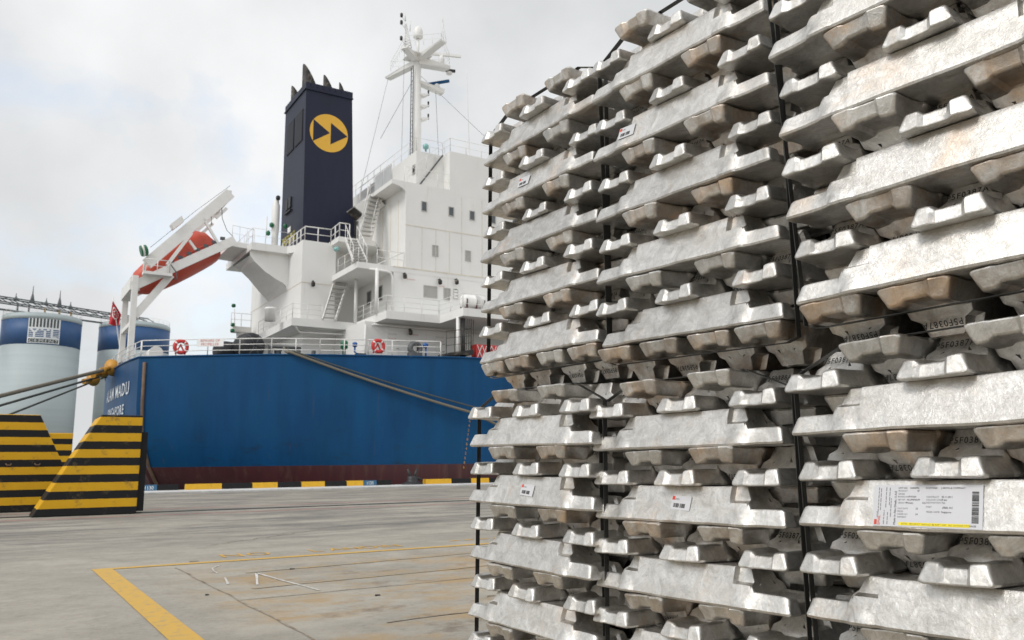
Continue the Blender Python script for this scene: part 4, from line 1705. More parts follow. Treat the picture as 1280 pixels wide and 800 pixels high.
# port side crane post seen past the casing
pc = MB()
pc.lathe((13.75, 56.0, 6.44), [(.42, 0), (.42, 2.9), (.34, 3.0), (.34, 3.5)], 16)
pc.box((13.1, 55.6, 9.9), (14.3, 56.4, 10.25))
pc.build('crane_post', white, ship)
pl = MB()
rail(pl, [(12.9, 55.4, 10.25), (14.2, 55.4, 10.25)], .85, 2, .02, .6)
pl.tube([(13.3, 56, 10.25), (13.2, 56, 11.5)], .03, 5)
pl.build('crane_railing', white_plain, ship)
for z in (11.6, 10.3, 9.9):
    MB().lathe((13.05, 55.6, z - .1), [(.06, 0), (.14, .05), (.14, .2), (.06, .25)], 10).build('deck_lamp', green_paint, ship)

# ---- free-fall lifeboat davit: two side frames and the ramp
dv_ = MB().box((5.9, 49.1, 6.42), (6.6, 53.2, 6.52)).build('lifeboat_davit', davit_white, ship)


def dsub(mb, name, m_=davit_white):
    o = mb.build(name, m_, ship)
    o.parent = dv_
    return o


def side_frame(t_, near):
    dsub(MB().beam((6.15, t_, 6.44), (6.15, t_, 11.6), .30, .34, up=(0, 1, 0)), 'davit_column')
    dsub(MB().beam((6.25, t_, 9.3), (8.0, t_, 11.85), .26, .40), 'diagonal_strut')
    dsub(MB().beam((6.05, t_, 11.0), (11.45, t_, 14.4), .22, .52), 'launch_rail')
    dsub(MB().beam((6.7, t_, 12.35), (11.05, t_, 17.25), .34, .62), 'pivot_arm')
    dsub(MB().beam((7.75, t_ - .12, 12.4), (8.95, t_ - .12, 14.45), .20, .20), 'arm_strut')
    dsub(MB().beam((9.6, t_ - .1, 15.4), (10.45, t_ - .1, 14.1), .14, .14), 'arm_strut')
    dsub(MB().beam((8.85, t_ - .1, 14.0), (9.25, t_ - .1, 13.5), .14, .14), 'arm_strut')
    dsub(MB().beam((6.6, t_, 11.65), (6.6, t_, 12.4), .12, .12, up=(0, 1, 0)), 'platform_post')
    dsub(MB().beam((10.3, t_, 15.6), (10.9, t_, 16.3), .12, .18), 'rail_stop')
    k = MB()
    for i in range(7):
        f = .38 + i * .085
        p = Vector((6.05, t_ - .05, 11.0)).lerp(Vector((11.45, t_ - .05, 14.4)), f) + Vector((-.12, 0, .36))
        k.box(p - Vector((.13, .06, .09)), p + Vector((.13, .06, .09)))
    dsub(k, 'rail_roller', deck_grey)


side_frame(49.3, True)
side_frame(52.95, False)
dsub(MB().beam((6.15, 49.3, 11.15), (6.15, 52.95, 11.15), .5, .7), 'cross_beam')
dsub(MB().beam((6.15, 49.3, 8.9), (6.15, 52.95, 8.9), .25, .25), 'cross_beam')
dsub(MB().beam((11.0, 49.3, 17.2), (11.0, 52.95, 17.2), .3, .5), 'cross_beam')
pfm = MB()
pfm.box((6.45, 48.5, 11.62), (7.95, 49.12, 11.78))
dsub(pfm, 'service_platform')
pr = MB()
rail(pr, [(6.5, 49.1, 11.78), (6.5, 48.55, 11.78), (7.8, 48.55, 11.78), (7.8, 49.1, 11.78)], .7, 2, .025, .7)
dsub(pr, 'platform_railing', white_plain)
wnch = MB()
wnch.lathe((6.55, 49.0, 13.05), [(.30, -.28), (.32, -.2), (.32, .05), (.22, .1)], 14, axis=(1, 0, .3))
dsub(wnch, 'winch_drum', green_paint)
wnch = MB()
wnch.lathe((6.40, 48.95, 13.02), [(.33, -.05), (.33, .05)], 14, axis=(1, 0, .3))
dsub(wnch, 'winch_flange', davit_white)
bxx = MB()
bxx.hexa([(7.95, 49.0, 14.50), (8.50, 49.0, 15.08), (8.50, 49.5, 15.08), (7.95, 49.5, 14.50), (7.78, 49.0, 14.78), (8.33, 49.0, 15.36), (8.33, 49.5, 15.36), (7.78, 49.5, 14.78)])
dsub(bxx, 'control_box')
cb = MB()
cb.tube([(6.8, 49.2, 13.3), (9.0, 49.2, 15.7), (11.0, 49.2, 17.7)], .012, 4)
cb.tube([(10.55, 49.2, 16.6), (10.65, 49.2, 15.6), (10.95, 49.2, 14.9), (11.3, 49.2, 14.6)], .018, 4)
cb.tube([(10.0, 49.2, 15.9), (10.05, 49.2, 15.1)], .018, 4)
cb.tube([(7.9, 49.0, 12.4), (8.2, 48.95, 12.0), (8.3, 48.95, 11.6), (8.05, 48.95, 11.55)], .035, 5)
dsub(cb, 'cable', deck_grey)
brg = MB()                                                        # walkway bridging ramp and boat platform
brg.hexa([(11.2, 49.2, 14.0), (12.2, 49.2, 13.95), (12.2, 52.9, 13.95), (11.2, 52.9, 14.0), (11.3, 49.2, 14.30), (12.3, 49.2, 14.25), (12.3, 52.9, 14.25), (11.3, 52.9, 14.30)])
dsub(brg, 'boarding_walkway')
br_ = MB()
rail(br_, [(11.3, 49.3, 14.35), (12.6, 49.3, 14.25)], .95, 2, .016, .5)
dsub(br_, 'boarding_railing', white_plain)

# ---- lifeboat (rests on the ramp: a thing of its own)
LBA = R(34)
lb0 = Vector((6.62, 51.1, 10.45))
ca, sa = cos(LBA), sin(LBA)
lb = thing('lifeboat', (8.3, 51.1, 12.2), 'enclosed orange free-fall lifeboat resting on the white stern ramp', 'lifeboat')


def LP(x, y, z):                                                  # x along the keel from the bow, z up from the keel
    return Vector((lb0.x + x * ca - z * sa, lb0.y + y, lb0.z + x * sa + z * ca))


LB_L = 5.5
sec = [(0, .10, .74, 1.02), (.22, .46, .44, 1.32), (.7, .82, .16, 1.64), (1.5, 1.04, .0, 1.90), (2.4, 1.18, -.05, 2.10), (3.3, 1.22, -.05, 2.26),
       (4.2, 1.20, -.02, 2.36), (4.8, 1.14, .02, 2.30), (5.25, 1.06, .10, 1.95), (5.42, 1.0, .18, 1.40)]
body, canopy = MB(), MB()
n = 14


def ring(x, hw, zb, zt_):
    """hull half and canopy half share the gunwale"""
    zg = zb + (zt_ - zb) * .48
    low = [(x, hw * cos(a), zg - (zg - zb) * sin(a)) for a in [pi * j / n for j in range(n + 1)]]
    up = [(x, hw * (1 if abs(cos(a)) > .9 else abs(cos(a)) ** .55) * (1 if cos(a) > 0 else -1) if abs(cos(a)) > 1e-6 else 0, zg + (zt_ - zg) * sin(a) ** .8) for a in [pi * j / n for j in range(n + 1)]]
    return low, up


lows, ups = [], []
for (x, hw, zb, zt_) in sec:
    a, b = ring(x, hw, zb, zt_)
    lows.append([LP(*p) for p in a])
    ups.append([LP(*p) for p in b])
for src, mb in ((lows, body), (ups, canopy)):
    vs = [p for r__ in src for p in r__]
    fs = [(i * (n + 1) + j, i * (n + 1) + j + 1, (i + 1) * (n + 1) + j + 1, (i + 1) * (n + 1) + j) for i in range(len(sec) - 1) for j in range(n)]
    mb.add(vs, fs, 0, True)
    mb.add(src[-1], [tuple(range(n + 1))], 0)
body.build('hull', orange, lb)
canopy.build('canopy', orange, lb)
gn = MB()
for sgn in (0, n):
    gn.tube([r__[sgn] for r__ in lows], .045, 6)
gn.build('fender_rail', orange, lb)
hd = MB()
for x, z in ((2.5, 1.55), (3.0, 1.58), (3.5, 1.58), (4.0, 1.5)):
    p, q_ = LP(x, -1.15, z), LP(x + .34, -1.15, z)
    hd.tube([p, q_], .03, 5)
hd.build('grab_handle', white_plain, lb)
tw = MB()
tw.hexa([LP(3.9, -.5, 2.05), LP(4.6, -.5, 1.8), LP(4.6, .5, 1.8), LP(3.9, .5, 2.05), LP(4.0, -.45, 2.32), LP(4.5, -.45, 2.25), LP(4.5, .45, 2.25), LP(4.0, .45, 2.32)])
tw.build('steering_hatch', orange, lb)

# ---- other things on board
def lifebuoy(c, nrm, label):
    c = Vector(c)
    t = thing('lifebuoy', (c.x, c.y, c.z - .37), label, 'lifebuoy', 'red and white lifebuoys on the ship rails')
    MB().torus(c, nrm, .285, .085, 32, 10, mfun=lambda i: 1 if i % 8 == 4 else 0, flat=.8).build('ring', [red_paint, white_tape], t)
    b = MB()
    a = Vector(nrm).normalized()
    sd_ = a.cross(Vector((0, 0, 1)))
    pts = [c + (sd_ * cos(i * pi / 10) + Vector((0, 0, 1)) * sin(i * pi / 10)) * (.385 if i % 5 else .37) - a * .02 for i in range(20)]
    b.tube(pts, .012, 4, closed=True)
    b.build('grab_line', red_paint, t)
    f = MB()
    f.beam(c + sd_ * .24 - Vector((0, 0, .36)) - a * .1, c - sd_ * .02 + Vector((0, 0, .15)) - a * .1, .05, .07)
    f.beam(c - sd_ * .24 - Vector((0, 0, .36)) - a * .1, c + sd_ * .02 + Vector((0, 0, .15)) - a * .1, .05, .07)
    f.build('self_igniting_light', red_paint, t)


lifebuoy((7.72, deck_t(7.72) + .02, 6.93), (0, -1, 0), 'red lifebuoy on the stern rail next to the warning sign')
lifebuoy((16.43, deck_t(16.43) - .02, 6.98), (0, -1, 0), 'red lifebuoy on the rail between the blue valves')

sg = thing('warning_sign', (9.0, deck_t(9.0) + .05, 6.95), 'white board on the stern rail with red letters warning of the propeller', 'sign')
ss0, ss1 = 8.38, 9.5
p0, p1 = Vector((ss0, deck_t(ss0) + .05, 0)), Vector((ss1, deck_t(ss1) + .05, 0))
sgd = (p1 - p0).normalized()
sgn = Vector((sgd.y, -sgd.x, 0))
b = MB()
b.prism([p0 + Vector((0, 0, 6.93)), p1 + Vector((0, 0, 6.93)), p1 + Vector((0, 0, 7.33)), p0 + Vector((0, 0, 7.33))], -sgn * .02)
b.build('board', cloth_white, sg)
b = MB()
mid = (p0 + p1) / 2 + sgn * .004
b.text('BEWARE OF', mid + Vector((0, 0, 7.16)), sgd, (0, 0, 1), .19, 0, 'c', sx=.95)
b.text('PROPELLER', mid + Vector((0, 0, 6.97)), sgd, (0, 0, 1), .19, 0, 'c', sx=.95)
b.build('lettering', sign_red, sg)

for i, (s, t_, r__, L, lab) in enumerate(((10.2, 44.2, .52, 1.45, 'small black ribbed fender lying on the aft deck next to the propeller sign'),
                                          (11.1, 43.6, .74, 1.3, 'large round black rubber fender on the aft deck behind the rail'))):
    f = thing('deck_fender', (s, t_, 6.44), lab, 'fender', 'black rubber fenders stowed on the aft deck')
    c = Vector((s, t_, 6.44 + r__))
    ax = Vector((1, .35, 0)).normalized() if i == 0 else Vector((.25, -1, 0)).normalized()
    MB().lathe(c, [(r__ * .35, -L / 2), (r__ * .72, -L * .47), (r__ * .92, -L * .36), (r__, -L * .15), (r__, L * .15), (r__ * .92, L * .36), (r__ * .72, L * .47), (r__ * .35, L / 2)],
               20, axis=ax).build('body', rubber, f)
    e = MB()
    for k in range(6):
        a = 2 * pi * k / 6
        b1 = ax.cross(Vector((0, 0, 1))).normalized()
        b2 = ax.cross(b1)
        d = b1 * cos(a) + b2 * sin(a)
        e.tube([c + ax * (L / 2 + .01) + d * r__ * .1, c + ax * (L * .47) + d * r__ * .74, c + ax * (L * .2) + d * (r__ + .015)], .03, 5)
    e.build('rib', deck_grey, f)

rf = thing('life_raft_canister', (22.0, 38.9, 9.22), 'white life raft canister in a red cradle on the raft platform', 'life raft')
MB().lathe((22.0, 38.95, 9.80), [(.18, -.72), (.34, -.68), (.38, -.5), (.38, -.03), (.41, -.03), (.41, .03), (.38, .03), (.38, .5), (.34, .68), (.18, .72)], 20, axis=(1, 0, 0)).build('canister', white, rf)
cr_ = MB()
for s in (21.4, 22.0, 22.5):
    for dt in (-.35, .35):
        cr_.box((s, 38.95 + dt - .04, 9.22), (s + .06, 38.95 + dt + .04, 9.9))
    cr_.box((s, 38.6, 9.38), (s + .06, 39.3, 9.45))
cr_.box((21.3, 38.58, 9.25), (22.7, 38.66, 9.32))
cr_.build('cradle', hull_red, rf)
hb_ = thing('hose_box', (22.2, 38.2, 6.46), 'red box behind white bars on the deck beside the gangway', 'box')
MB().box((21.75, 38.2, 6.6), (23.2, 38.7, 7.35)).build('casing', red_paint, hb_)
x_ = MB()
for i in range(4):
    x_.beam((21.8 + i * .3, 38.16, 6.6), (22.1 + i * .3, 38.16, 7.3), .03, .03)
    x_.beam((22.1 + i * .3, 38.15, 6.6), (21.8 + i * .3, 38.15, 7.3), .03, .03)
x_.build('lattice', white_plain, hb_)

# flag on its staff
fl = thing('ensign_flag', (6.0, 53.6, 6.46), 'red ensign with a white emblem hanging from the stern flagstaff', 'flag')
MB().tube([(6.42, 53.62, 6.46), (5.53, 53.55, 11.05)], .04, 6).build('staff', white_plain, fl)
fm_ = MB()
nx, ny = 14, 12
vs = []
FA, FL, FB, FR_ = Vector((5.53, 53.5, 10.85)), Vector((5.39, 53.5, 9.44)), Vector((5.97, 53.5, 9.39)), Vector((6.04, 53.5, 10.07))
for j in range(ny + 1):
    v = j / ny
    le = FA.lerp(FL, v)
    re = FA.lerp(FR_, v / .55) if v < .55 else FR_.lerp(FB, (v - .55) / .45)
    for i in range(nx + 1):
        u = i / nx
        p = le.lerp(re, u)
        wv = .13 * sin(u * 8 + v * 3) * min(1, v * 2)
        vs.append(p + Vector((wv * .25, wv, -.05 * sin(u * pi))))
fm_.add(vs, [(j * (nx + 1) + i, j * (nx + 1) + i + 1, (j + 1) * (nx + 1) + i + 1, (j + 1) * (nx + 1) + i) for j in range(ny) for i in range(nx)], 0, True)
fm_.build('cloth', flag_red, fl)
em = MB()


def flag_pt(u, v, off):
    i, j = min(nx - 1, int(u * nx)), min(ny - 1, int(v * ny))
    a, b, c_ = vs[j * (nx + 1) + i], vs[j * (nx + 1) + i + 1], vs[(j + 1) * (nx + 1) + i]
    fu, fv = u * nx - i, v * ny - j
    nn = (b - a).cross(c_ - a).normalized()
    if nn.y > 0:
        nn = -nn
    return a + (b - a) * fu + (c_ - a) * fv + nn * off


k = 22
ri = []
for i in range(k):
    a = 2 * pi * i / k
    for rr_ in (.26, .20):
        ri.append(flag_pt(.48 + rr_ * cos(a) * .9, .5 + rr_ * sin(a), .03))
em.add(ri, [(2 * i, 2 * ((i + 1) % k), 2 * ((i + 1) % k) + 1, 2 * i + 1) for i in range(k)], 0)
for i in range(5):
    a = 2 * pi * i / 5
    cu_, cv_ = .50 + .09 * cos(a), .5 + .10 * sin(a)
    em.add([flag_pt(cu_ + .03 * cos(b_ * pi / 3), cv_ + .035 * sin(b_ * pi / 3), .03) for b_ in range(6)], [tuple(range(6))], 0)
em.build('emblem', cloth_white, fl)


# mooring lines
def rope(pts, r, name, m_, label, group='mooring lines of the ship', sag=0.0, n=16):
    P = []
    pts = [Vector(p) for p in pts]
    for a, b in zip(pts, pts[1:]):
        for i in range(n):
            f = i / n
            P.append(a.lerp(b, f) - Vector((0, 0, 4 * sag * f * (1 - f))))
    P.append(pts[-1])
    mb = MB()
    mb.tube(P, r, 7)
    return mb.build(name, m_, origin=pts[0], label=label, cat='rope', group=group)


rope([(12.3, 41.4, 6.95), (12.3, 40.35, 6.60), (20.96, 37.0, 3.55), (29.5, 36.6, .25)], .068, 'mooring_rope', rope_m,
     'thick tan mooring rope slanting down the blue hull to the quay', sag=.12)
rope([(12.5, 41.4, 6.95), (12.5, 40.25, 6.62), (20.99, 36.98, 3.85), (29.4, 36.6, .25)], .038, 'mooring_rope', rope_g,
     'thin darker mooring rope running just above the thick tan one on the hull', sag=.10)
# stern lines run aft, past the barriers
rope([(6.0, 51.0, 6.85), (5.4, 50.6, 6.5), (.22, 44, 4.26), (-8.7, 32.6, .4)], .10, 'mooring_rope', rope_m,
     'thickest stern mooring rope, uppermost of the three led past the silo', n=4)
rope([(5.9, 53.0, 6.6), (5.6, 52.4, 6.4), (.26, 44, 3.83), (-6.9, 32.8, .4)], .06, 'mooring_rope', rope_g, 'middle stern mooring rope below the thick one', n=4)
rope([(5.6, 54.6, 6.4), (5.0, 54.0, 6.1), (.75, 44, 3.48), (-4.3, 32.2, .4)], .05, 'mooring_rope', rope_g, 'lowest stern mooring rope passing in front of the grey silo', n=4)


def guard(c, ax, r__, lab):
    t = thing('rat_guard', c, lab, 'rat guard', 'yellow rat guards on the stern ropes')
    MB().lathe(c, [(r__ * .95, -.03), (r__, 0), (r__ * .5, .18), (.12, .30)], 18, axis=ax).build('disc', guard_y, t)
    MB().lathe(Vector(c) + Vector(ax).normalized() * .28, [(.13, 0), (.13, .45), (.16, .47), (.16, .6)], 10, axis=ax).build('collar', guard_y, t)



aft = (-.62, -.79, -.27)
guard((5.45, 50.65, 6.53), aft, .48, 'large yellow rat guard disc closest to the ship stern corner')
guard((5.02, 50.9, 6.25), aft, .30, 'small yellow rat guard with a long collar in the middle of the stern ropes')
guard((4.72, 52.6, 6.05), aft, .42, 'yellow rat guard disc lowest on the stern ropes')

# ------------------------------------------------------------------ INGOTS
IL, IH = 0.735, 0.1035
PER = 0.2088
LUG, LUGH = 0.117, 0.046


def sstep(a, b, x):
    f = min(1, max(0, (x - a) / (b - a)))
    return f * f * (3 - 2 * f)


def lin(a, b, x):
    return min(1, max(0, (x - a) / (b - a)))


def ingot_mesh(seed):
    """lying on its wide base: low grooved lugs at both ends, taller tapered body between"""
    hl = IL / 2
    rng = random.Random(seed)
    ds = [0, .0018, .005, .0115, .020, .034, .055, .078, .100, .111, .1165, .1178, .1215, .1255, .131, .138, .1445, .1475, .1515, .158, .166, .174, .1830, .1850, .1875, .1910, .198,
          .215, .24, .27, .305, .34]
    xs = [-(hl - d) for d in ds] + [0] + [hl - d for d in ds[::-1]]
    off = Vector((seed * 7.31, seed * 3.17, seed * 1.77))
    FR = (0, .10, .22, .36, .49, .588, .645, .75, .87, 1.0)
    NS = len(FR) - 1
    rib_i, rib_o = rng.uniform(.0225, .0255), rng.uniform(.0315, .0340)
    rings, caps = [], []

    def warp(p):
        q = p + off
        nv = (noise.noise_vector(q * 7) * .0026 + noise.noise_vector(q * 26) * .0009 + noise.noise_vector(q * 70) * .0004)
        return p + Vector((nv.x * .8, nv.y, nv.z))

    def section(x):
        d = hl - abs(x)
        b = lin(.1165, .1178, d)                          # 0 lug, 1 body
        h = LUGH + (IH - LUGH) * lin(.1170, .1475, d)
        e = .0065 * (1 - math.sqrt(max(0, 1 - (1 - min(1, d / .012)) ** 2)))
        wb = .0775 + .0065 * lin(.09, .13, d) - e
        wt = wb - .29 * h
        h -= e
        g = .0105 * (1 - lin(.108, .117, d))
        z0 = e * .8
        top = [(wt, h - .003), (wt - .003, h), (wt - .011, h + .0005), (wt - .021, h), (rib_o, h - .0015), (rib_i, h - g), (.012, h - g - .0008), (0, h - g)]
        bot = [(wb, z0 + .0075), (wb - .0022, z0 + .0022), (wb - .009, z0), (wb - .027, z0), (rib_o + .002, z0), (rib_i, z0), (.012, z0), (0, z0)]
        nt = (1 - lin(.1830, .1860, d)) * lin(.1255, .1310, d)
        bs = 1 - ((d - .150) / .034) ** 2

        def pt(y, z, cap_y=None):
            sg = 1 if y >= 0 else -1
            ay = abs(y)
            zr = z / IH
            if ay > .03:
                ay -= .0165 * nt * lin(.592, .640, zr)
                if bs > 0 and zr < .30 * bs and ay > .06:
                    ay += .0045 * min(1, (.30 * bs - zr) / .05)
            fl = 1 - lin(.10, .117, d)
            slant = z * .30 * fl
            cy = abs(y) if cap_y is None else abs(cap_y)
            rec = .0095 * (1 - lin(rib_i - .001, rib_o + .001, cy)) * (1 - lin(0, .03, d))
            bul = .0035 * lin(rib_o, .064, cy) * (1 - lin(0, .03, d))
            xx = x - (1 if x > 0 else -1) * (slant + rec + bul)
            return warp(Vector((xx, sg * ay, z)))

        def full(lst):
            return [(-y, z) for (y, z) in lst] + [(y, z) for (y, z) in lst[-2::-1]]
        T, Bm = full(top), full(bot)
        hk = min(IH, h / .70)
        zs = [FR[k] * hk for k in range(7)]
        z6 = zs[6]
        zt_ = top[0][1]
        zs += [z6 + (zt_ - z6) * (FR[k] - FR[6]) / (1 - FR[6]) for k in range(7, NS + 1)]
        zb_ = bot[0][1]
        rows = [max(0, (z - zb_) / (zt_ - zb_)) for z in zs]
        rows = [0] + [max(r_, .02 * k) for k, r_ in enumerate(rows[1:], 1)]
        return T, Bm, pt, rows

    nc = 15
    for x in xs:
        T, Bm, pt, rows = section(x)
        ring = [pt(*p) for p in Bm]                       # bottom, -y to +y
        for k in range(1, NS):
            f = rows[k]
            ring.append(pt(Bm[-1][0] + (T[-1][0] - Bm[-1][0]) * f, Bm[-1][1] + (T[-1][1] - Bm[-1][1]) * f))
        ring += [pt(*p) for p in T[::-1]]
        for k in range(NS - 1, 0, -1):
            f = rows[k]
            ring.append(pt(Bm[0][0] + (T[0][0] - Bm[0][0]) * f, Bm[0][1] + (T[0][1] - Bm[0][1]) * f))
        rings.append(ring)
    n = len(rings[0])
    vs = [p for r_ in rings for p in r_]
    fs = [(i * n + j, i * n + (j + 1) % n, (i + 1) * n + (j + 1) % n, (i + 1) * n + j) for i in range(len(rings) - 1) for j in range(n)]
    for base, x, flip in ((0, xs[0], True), ((len(rings) - 1) * n, xs[-1], False)):
        T, Bm, pt, rows = section(x)
        gridi = [[0] * nc for _ in range(NS + 1)]
        for c in range(nc):
            gridi[0][c] = base + c
            gridi[NS][c] = base + nc + (NS - 1) + (nc - 1 - c)
        for k in range(1, NS):
            gridi[k][nc - 1] = base + nc + k - 1
            gridi[k][0] = base + 2 * nc + (NS - 1) + (NS - 1 - k)
            f = rows[k]
            for c in range(1, nc - 1):
                y = Bm[c][0] + (T[c][0] - Bm[c][0]) * f
                gridi[k][c] = len(vs)
                vs.append(pt(y, Bm[c][1] + (T[c][1] - Bm[c][1]) * f))
        for k in range(NS):
            for c in range(nc - 1):
                q = (gridi[k][c], gridi[k][c + 1], gridi[k + 1][c + 1], gridi[k + 1][c])
                fs.append(q[::-1] if flip else q)
    me = bpy.data.meshes.new('ingot')
    me.from_pydata(vs, [], fs)
    me.materials.append(aluminium)
    me.polygons.foreach_set('use_smooth', [True] * len(fs))
    me.update()
    import bmesh
    bm = bmesh.new()
    bm.from_mesh(me)
    bmesh.ops.recalc_face_normals(bm, faces=bm.faces)
    for e in bm.edges:
        if len(e.link_faces) == 2 and e.calc_face_angle(0) > R(33):
            e.smooth = False
    bm.to_mesh(me)
    bm.free()
    return me


INGOTS = [ingot_mesh(k + 1) for k in range(7)]
STAINED_SHADED = []
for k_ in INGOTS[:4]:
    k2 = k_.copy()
    k2.materials[0] = aluminium_stained_shaded
    STAINED_SHADED.append(k2)


def ink_mesh(txt):
    """dot-printed batch number on the sloping end of the body"""
    mb = MB()
    x0 = -(IL / 2 - LUG)
    up = Vector((.028, 0, IH - LUGH)).normalized()
    nrm = Vector((-up.z, 0, up.x))
    org = Vector((x0 + .011, 0, LUGH + .026)) + nrm * .0036
    mb.text(txt, org, (0, -1, 0), up, .0215, 0, 'c', 1.18, .84, .018)
    return mb.mesh('lettering', [ink])


INKS = [ink_mesh(x) for x in ('P5F0387A', 'P5F0387A', 'P5F0388A')]


def side_frame_pts():
    wb, wt = .084, .0535
    up = Vector((0, wb - wt, IH)).normalized()
    nrm = Vector((0, -up.z, up.y))
    return up, nrm


def small_sticker():
    mb = MB()
    up, nrm = side_frame_pts()
    o = Vector((0, -.084, 0)) + up * .040 + nrm * .0036
    X = Vector((1, 0, 0))
    t_ = -.06
    xd = X * cos(t_) + up * sin(t_)
    yd = up * cos(t_) - X * sin(t_)

    def rect(x0, y0, x1, y1, m, lift):
        b = o + nrm * lift
        mb.add([b + xd * x0 + yd * y0, b + xd * x1 + yd * y0, b + xd * x1 + yd * y1, b + xd * x0 + yd * y1], [(0, 1, 2, 3)], m)
    w, h = .074, .040
    mb.hexa([o - nrm * .001 + xd * 0, o - nrm * .001 + xd * w, o - nrm * .001 + xd * w + yd * h, o - nrm * .001 + yd * h,
             o, o + xd * w, o + xd * w + yd * h, o + yd * h], 0)
    rect(.002, h - .013, .012, h - .002, 1, .0005)
    rng = random.Random(3)
    x = .010
    while x < .056:
        bw = rng.choice((.0008, .0012, .002))
        if abs(x - .033) > .002:
            rect(x, .006, x + bw, .018, 2, .0005)
        x += bw + rng.choice((.0007, .001, .0015))
    mb.text('EMAL', o + nrm * .0006 + xd * .0135 + yd * (h - .0125), xd, yd, .0075, 3)
    return mb.mesh('sticker', [paper, label_red, ink, ink_grey])


def big_label():
    mb = MB()
    up, nrm = side_frame_pts()
    w, h = .232, .089
    o = Vector((-.1635, -.084, 0)) + up * .008 + nrm * .0040
    xd, yd = Vector((1, 0, 0)), up

    def rect(x0, y0, x1, y1, m, lift=.0005):
        b = o + nrm * lift
        mb.add([b + xd * x0 + yd * y0, b + xd * x1 + yd * y0, b + xd * x1 + yd * y1, b + xd * x0 + yd * y1], [(0, 1, 2, 3)], m)

    def tx(s_, x, y, size, m=2, vert=False, sx=1.0):
        if vert:
            mb.text(s_, o + nrm * .0006 + xd * x + yd * y, yd, -xd, size, m, 'l', 1.0, sx)
        else:
            mb.text(s_, o + nrm * .0006 + xd * x + yd * y, xd, yd, size, m, 'l', 1.0, sx)
    mb.hexa([o - nrm * .001, o - nrm * .001 + xd * w, o - nrm * .001 + xd * w + yd * h, o - nrm * .001 + yd * h,
             o, o + xd * w, o + xd * w + yd * h, o + yd * h], 0)
    rect(.004, .003, .010, .014, 1)
    tx('EMAL', .0175, .003, .0085, 1, True)
    tx('emal', .0125, .018, .007, 3, True)
    for x, y0, y1 in ((.011, .030, .084), (.016, .034, .082), (.025, .004, .034), (.028, .040, .084), (.033, .004, .030), (.036, .045, .084), (.040, .02, .06)):
        y = y0
        rng = random.Random(int(x * 9000))
        while y < y1:
            L_ = rng.uniform(.004, .010)
            rect(x, y, x + .0016, min(y1, y + L_), 3)
            y += L_ + .0018
    tx('Made in Abu Dhabi, U.A.E', .0525, .004, .0068, 2, True, 1.0)
    L1 = ('LOT NO.', 'PRODUCT', 'GRADE', 'BUNDLE NO.', 'NET WT', 'GROSS WT', 'CAST DATE', 'PIECES', 'ORDER NO.', 'SHIPMENT')
    ys = (.0805, .0745, .068, .062, .0555, .049, .037, .031, .025, .019)
    for l_, y in zip(L1, ys):
        big_ = l_ == 'LOT NO.'
        tx(l_, .056, y, .0052 if big_ else .0044, 2 if big_ else 3)
    for v_, x, y in (('10600096', .082, .0805), ('5F', .098, .0745), ('P1020A', .080, .062), ('ALUMINIUM', .076, .0555), ('Primary', .074, .049),
                     ('22', .096, .037), ('54', .096, .025), ('KG', .110, .049)):
        tx(v_, x, y, .0052, 2)
    for l_, x, y in (('CUSTOMER:', .116, .0805), ('CONTRACT', .118, .062), ('COLOUR CODE', .118, .056), ('DESTINATION', .118, .050), ('PORT', .118, .041), ('VESSEL NAME', .118, .031)):
        tx(l_, x, y, .0048, 2 if l_[0:3] == 'CUS' else 3)
    for v_, x, y in (('J ARON & COMPANY', .148, .0805), ('05.11.2011', .150, .062), ('T-bar', .150, .056), ('Yes', .150, .050), ('JEBEL ALI', .152, .040), ('Singapore', .150, .031)):
        tx(v_, x, y, .0052, 2)
    rect(.060, .003, .2085, .0095, 4)
    tx('ATTN : PRODUCT SHOULD BE KEPT DRY, NO OUTSIDE STORAGE', .066, .0044, .0052, 2)
    rng = random.Random(9)
    y = .012
    while y < .073:
        bh = rng.choice((.0008, .0012, .0018, .0024))
        rect(.211, y, .2245, y + bh, 2)
        y += bh + rng.choice((.0006, .0008, .0012))
    return mb.mesh('label', [paper, label_red, ink, ink_grey, label_yel])


STICKER = small_sticker()
LABEL = big_label()
FLIP = Matrix.Rotation(pi, 4, 'X')
QZ = Matrix.Rotation(pi / 2, 4, 'Z')


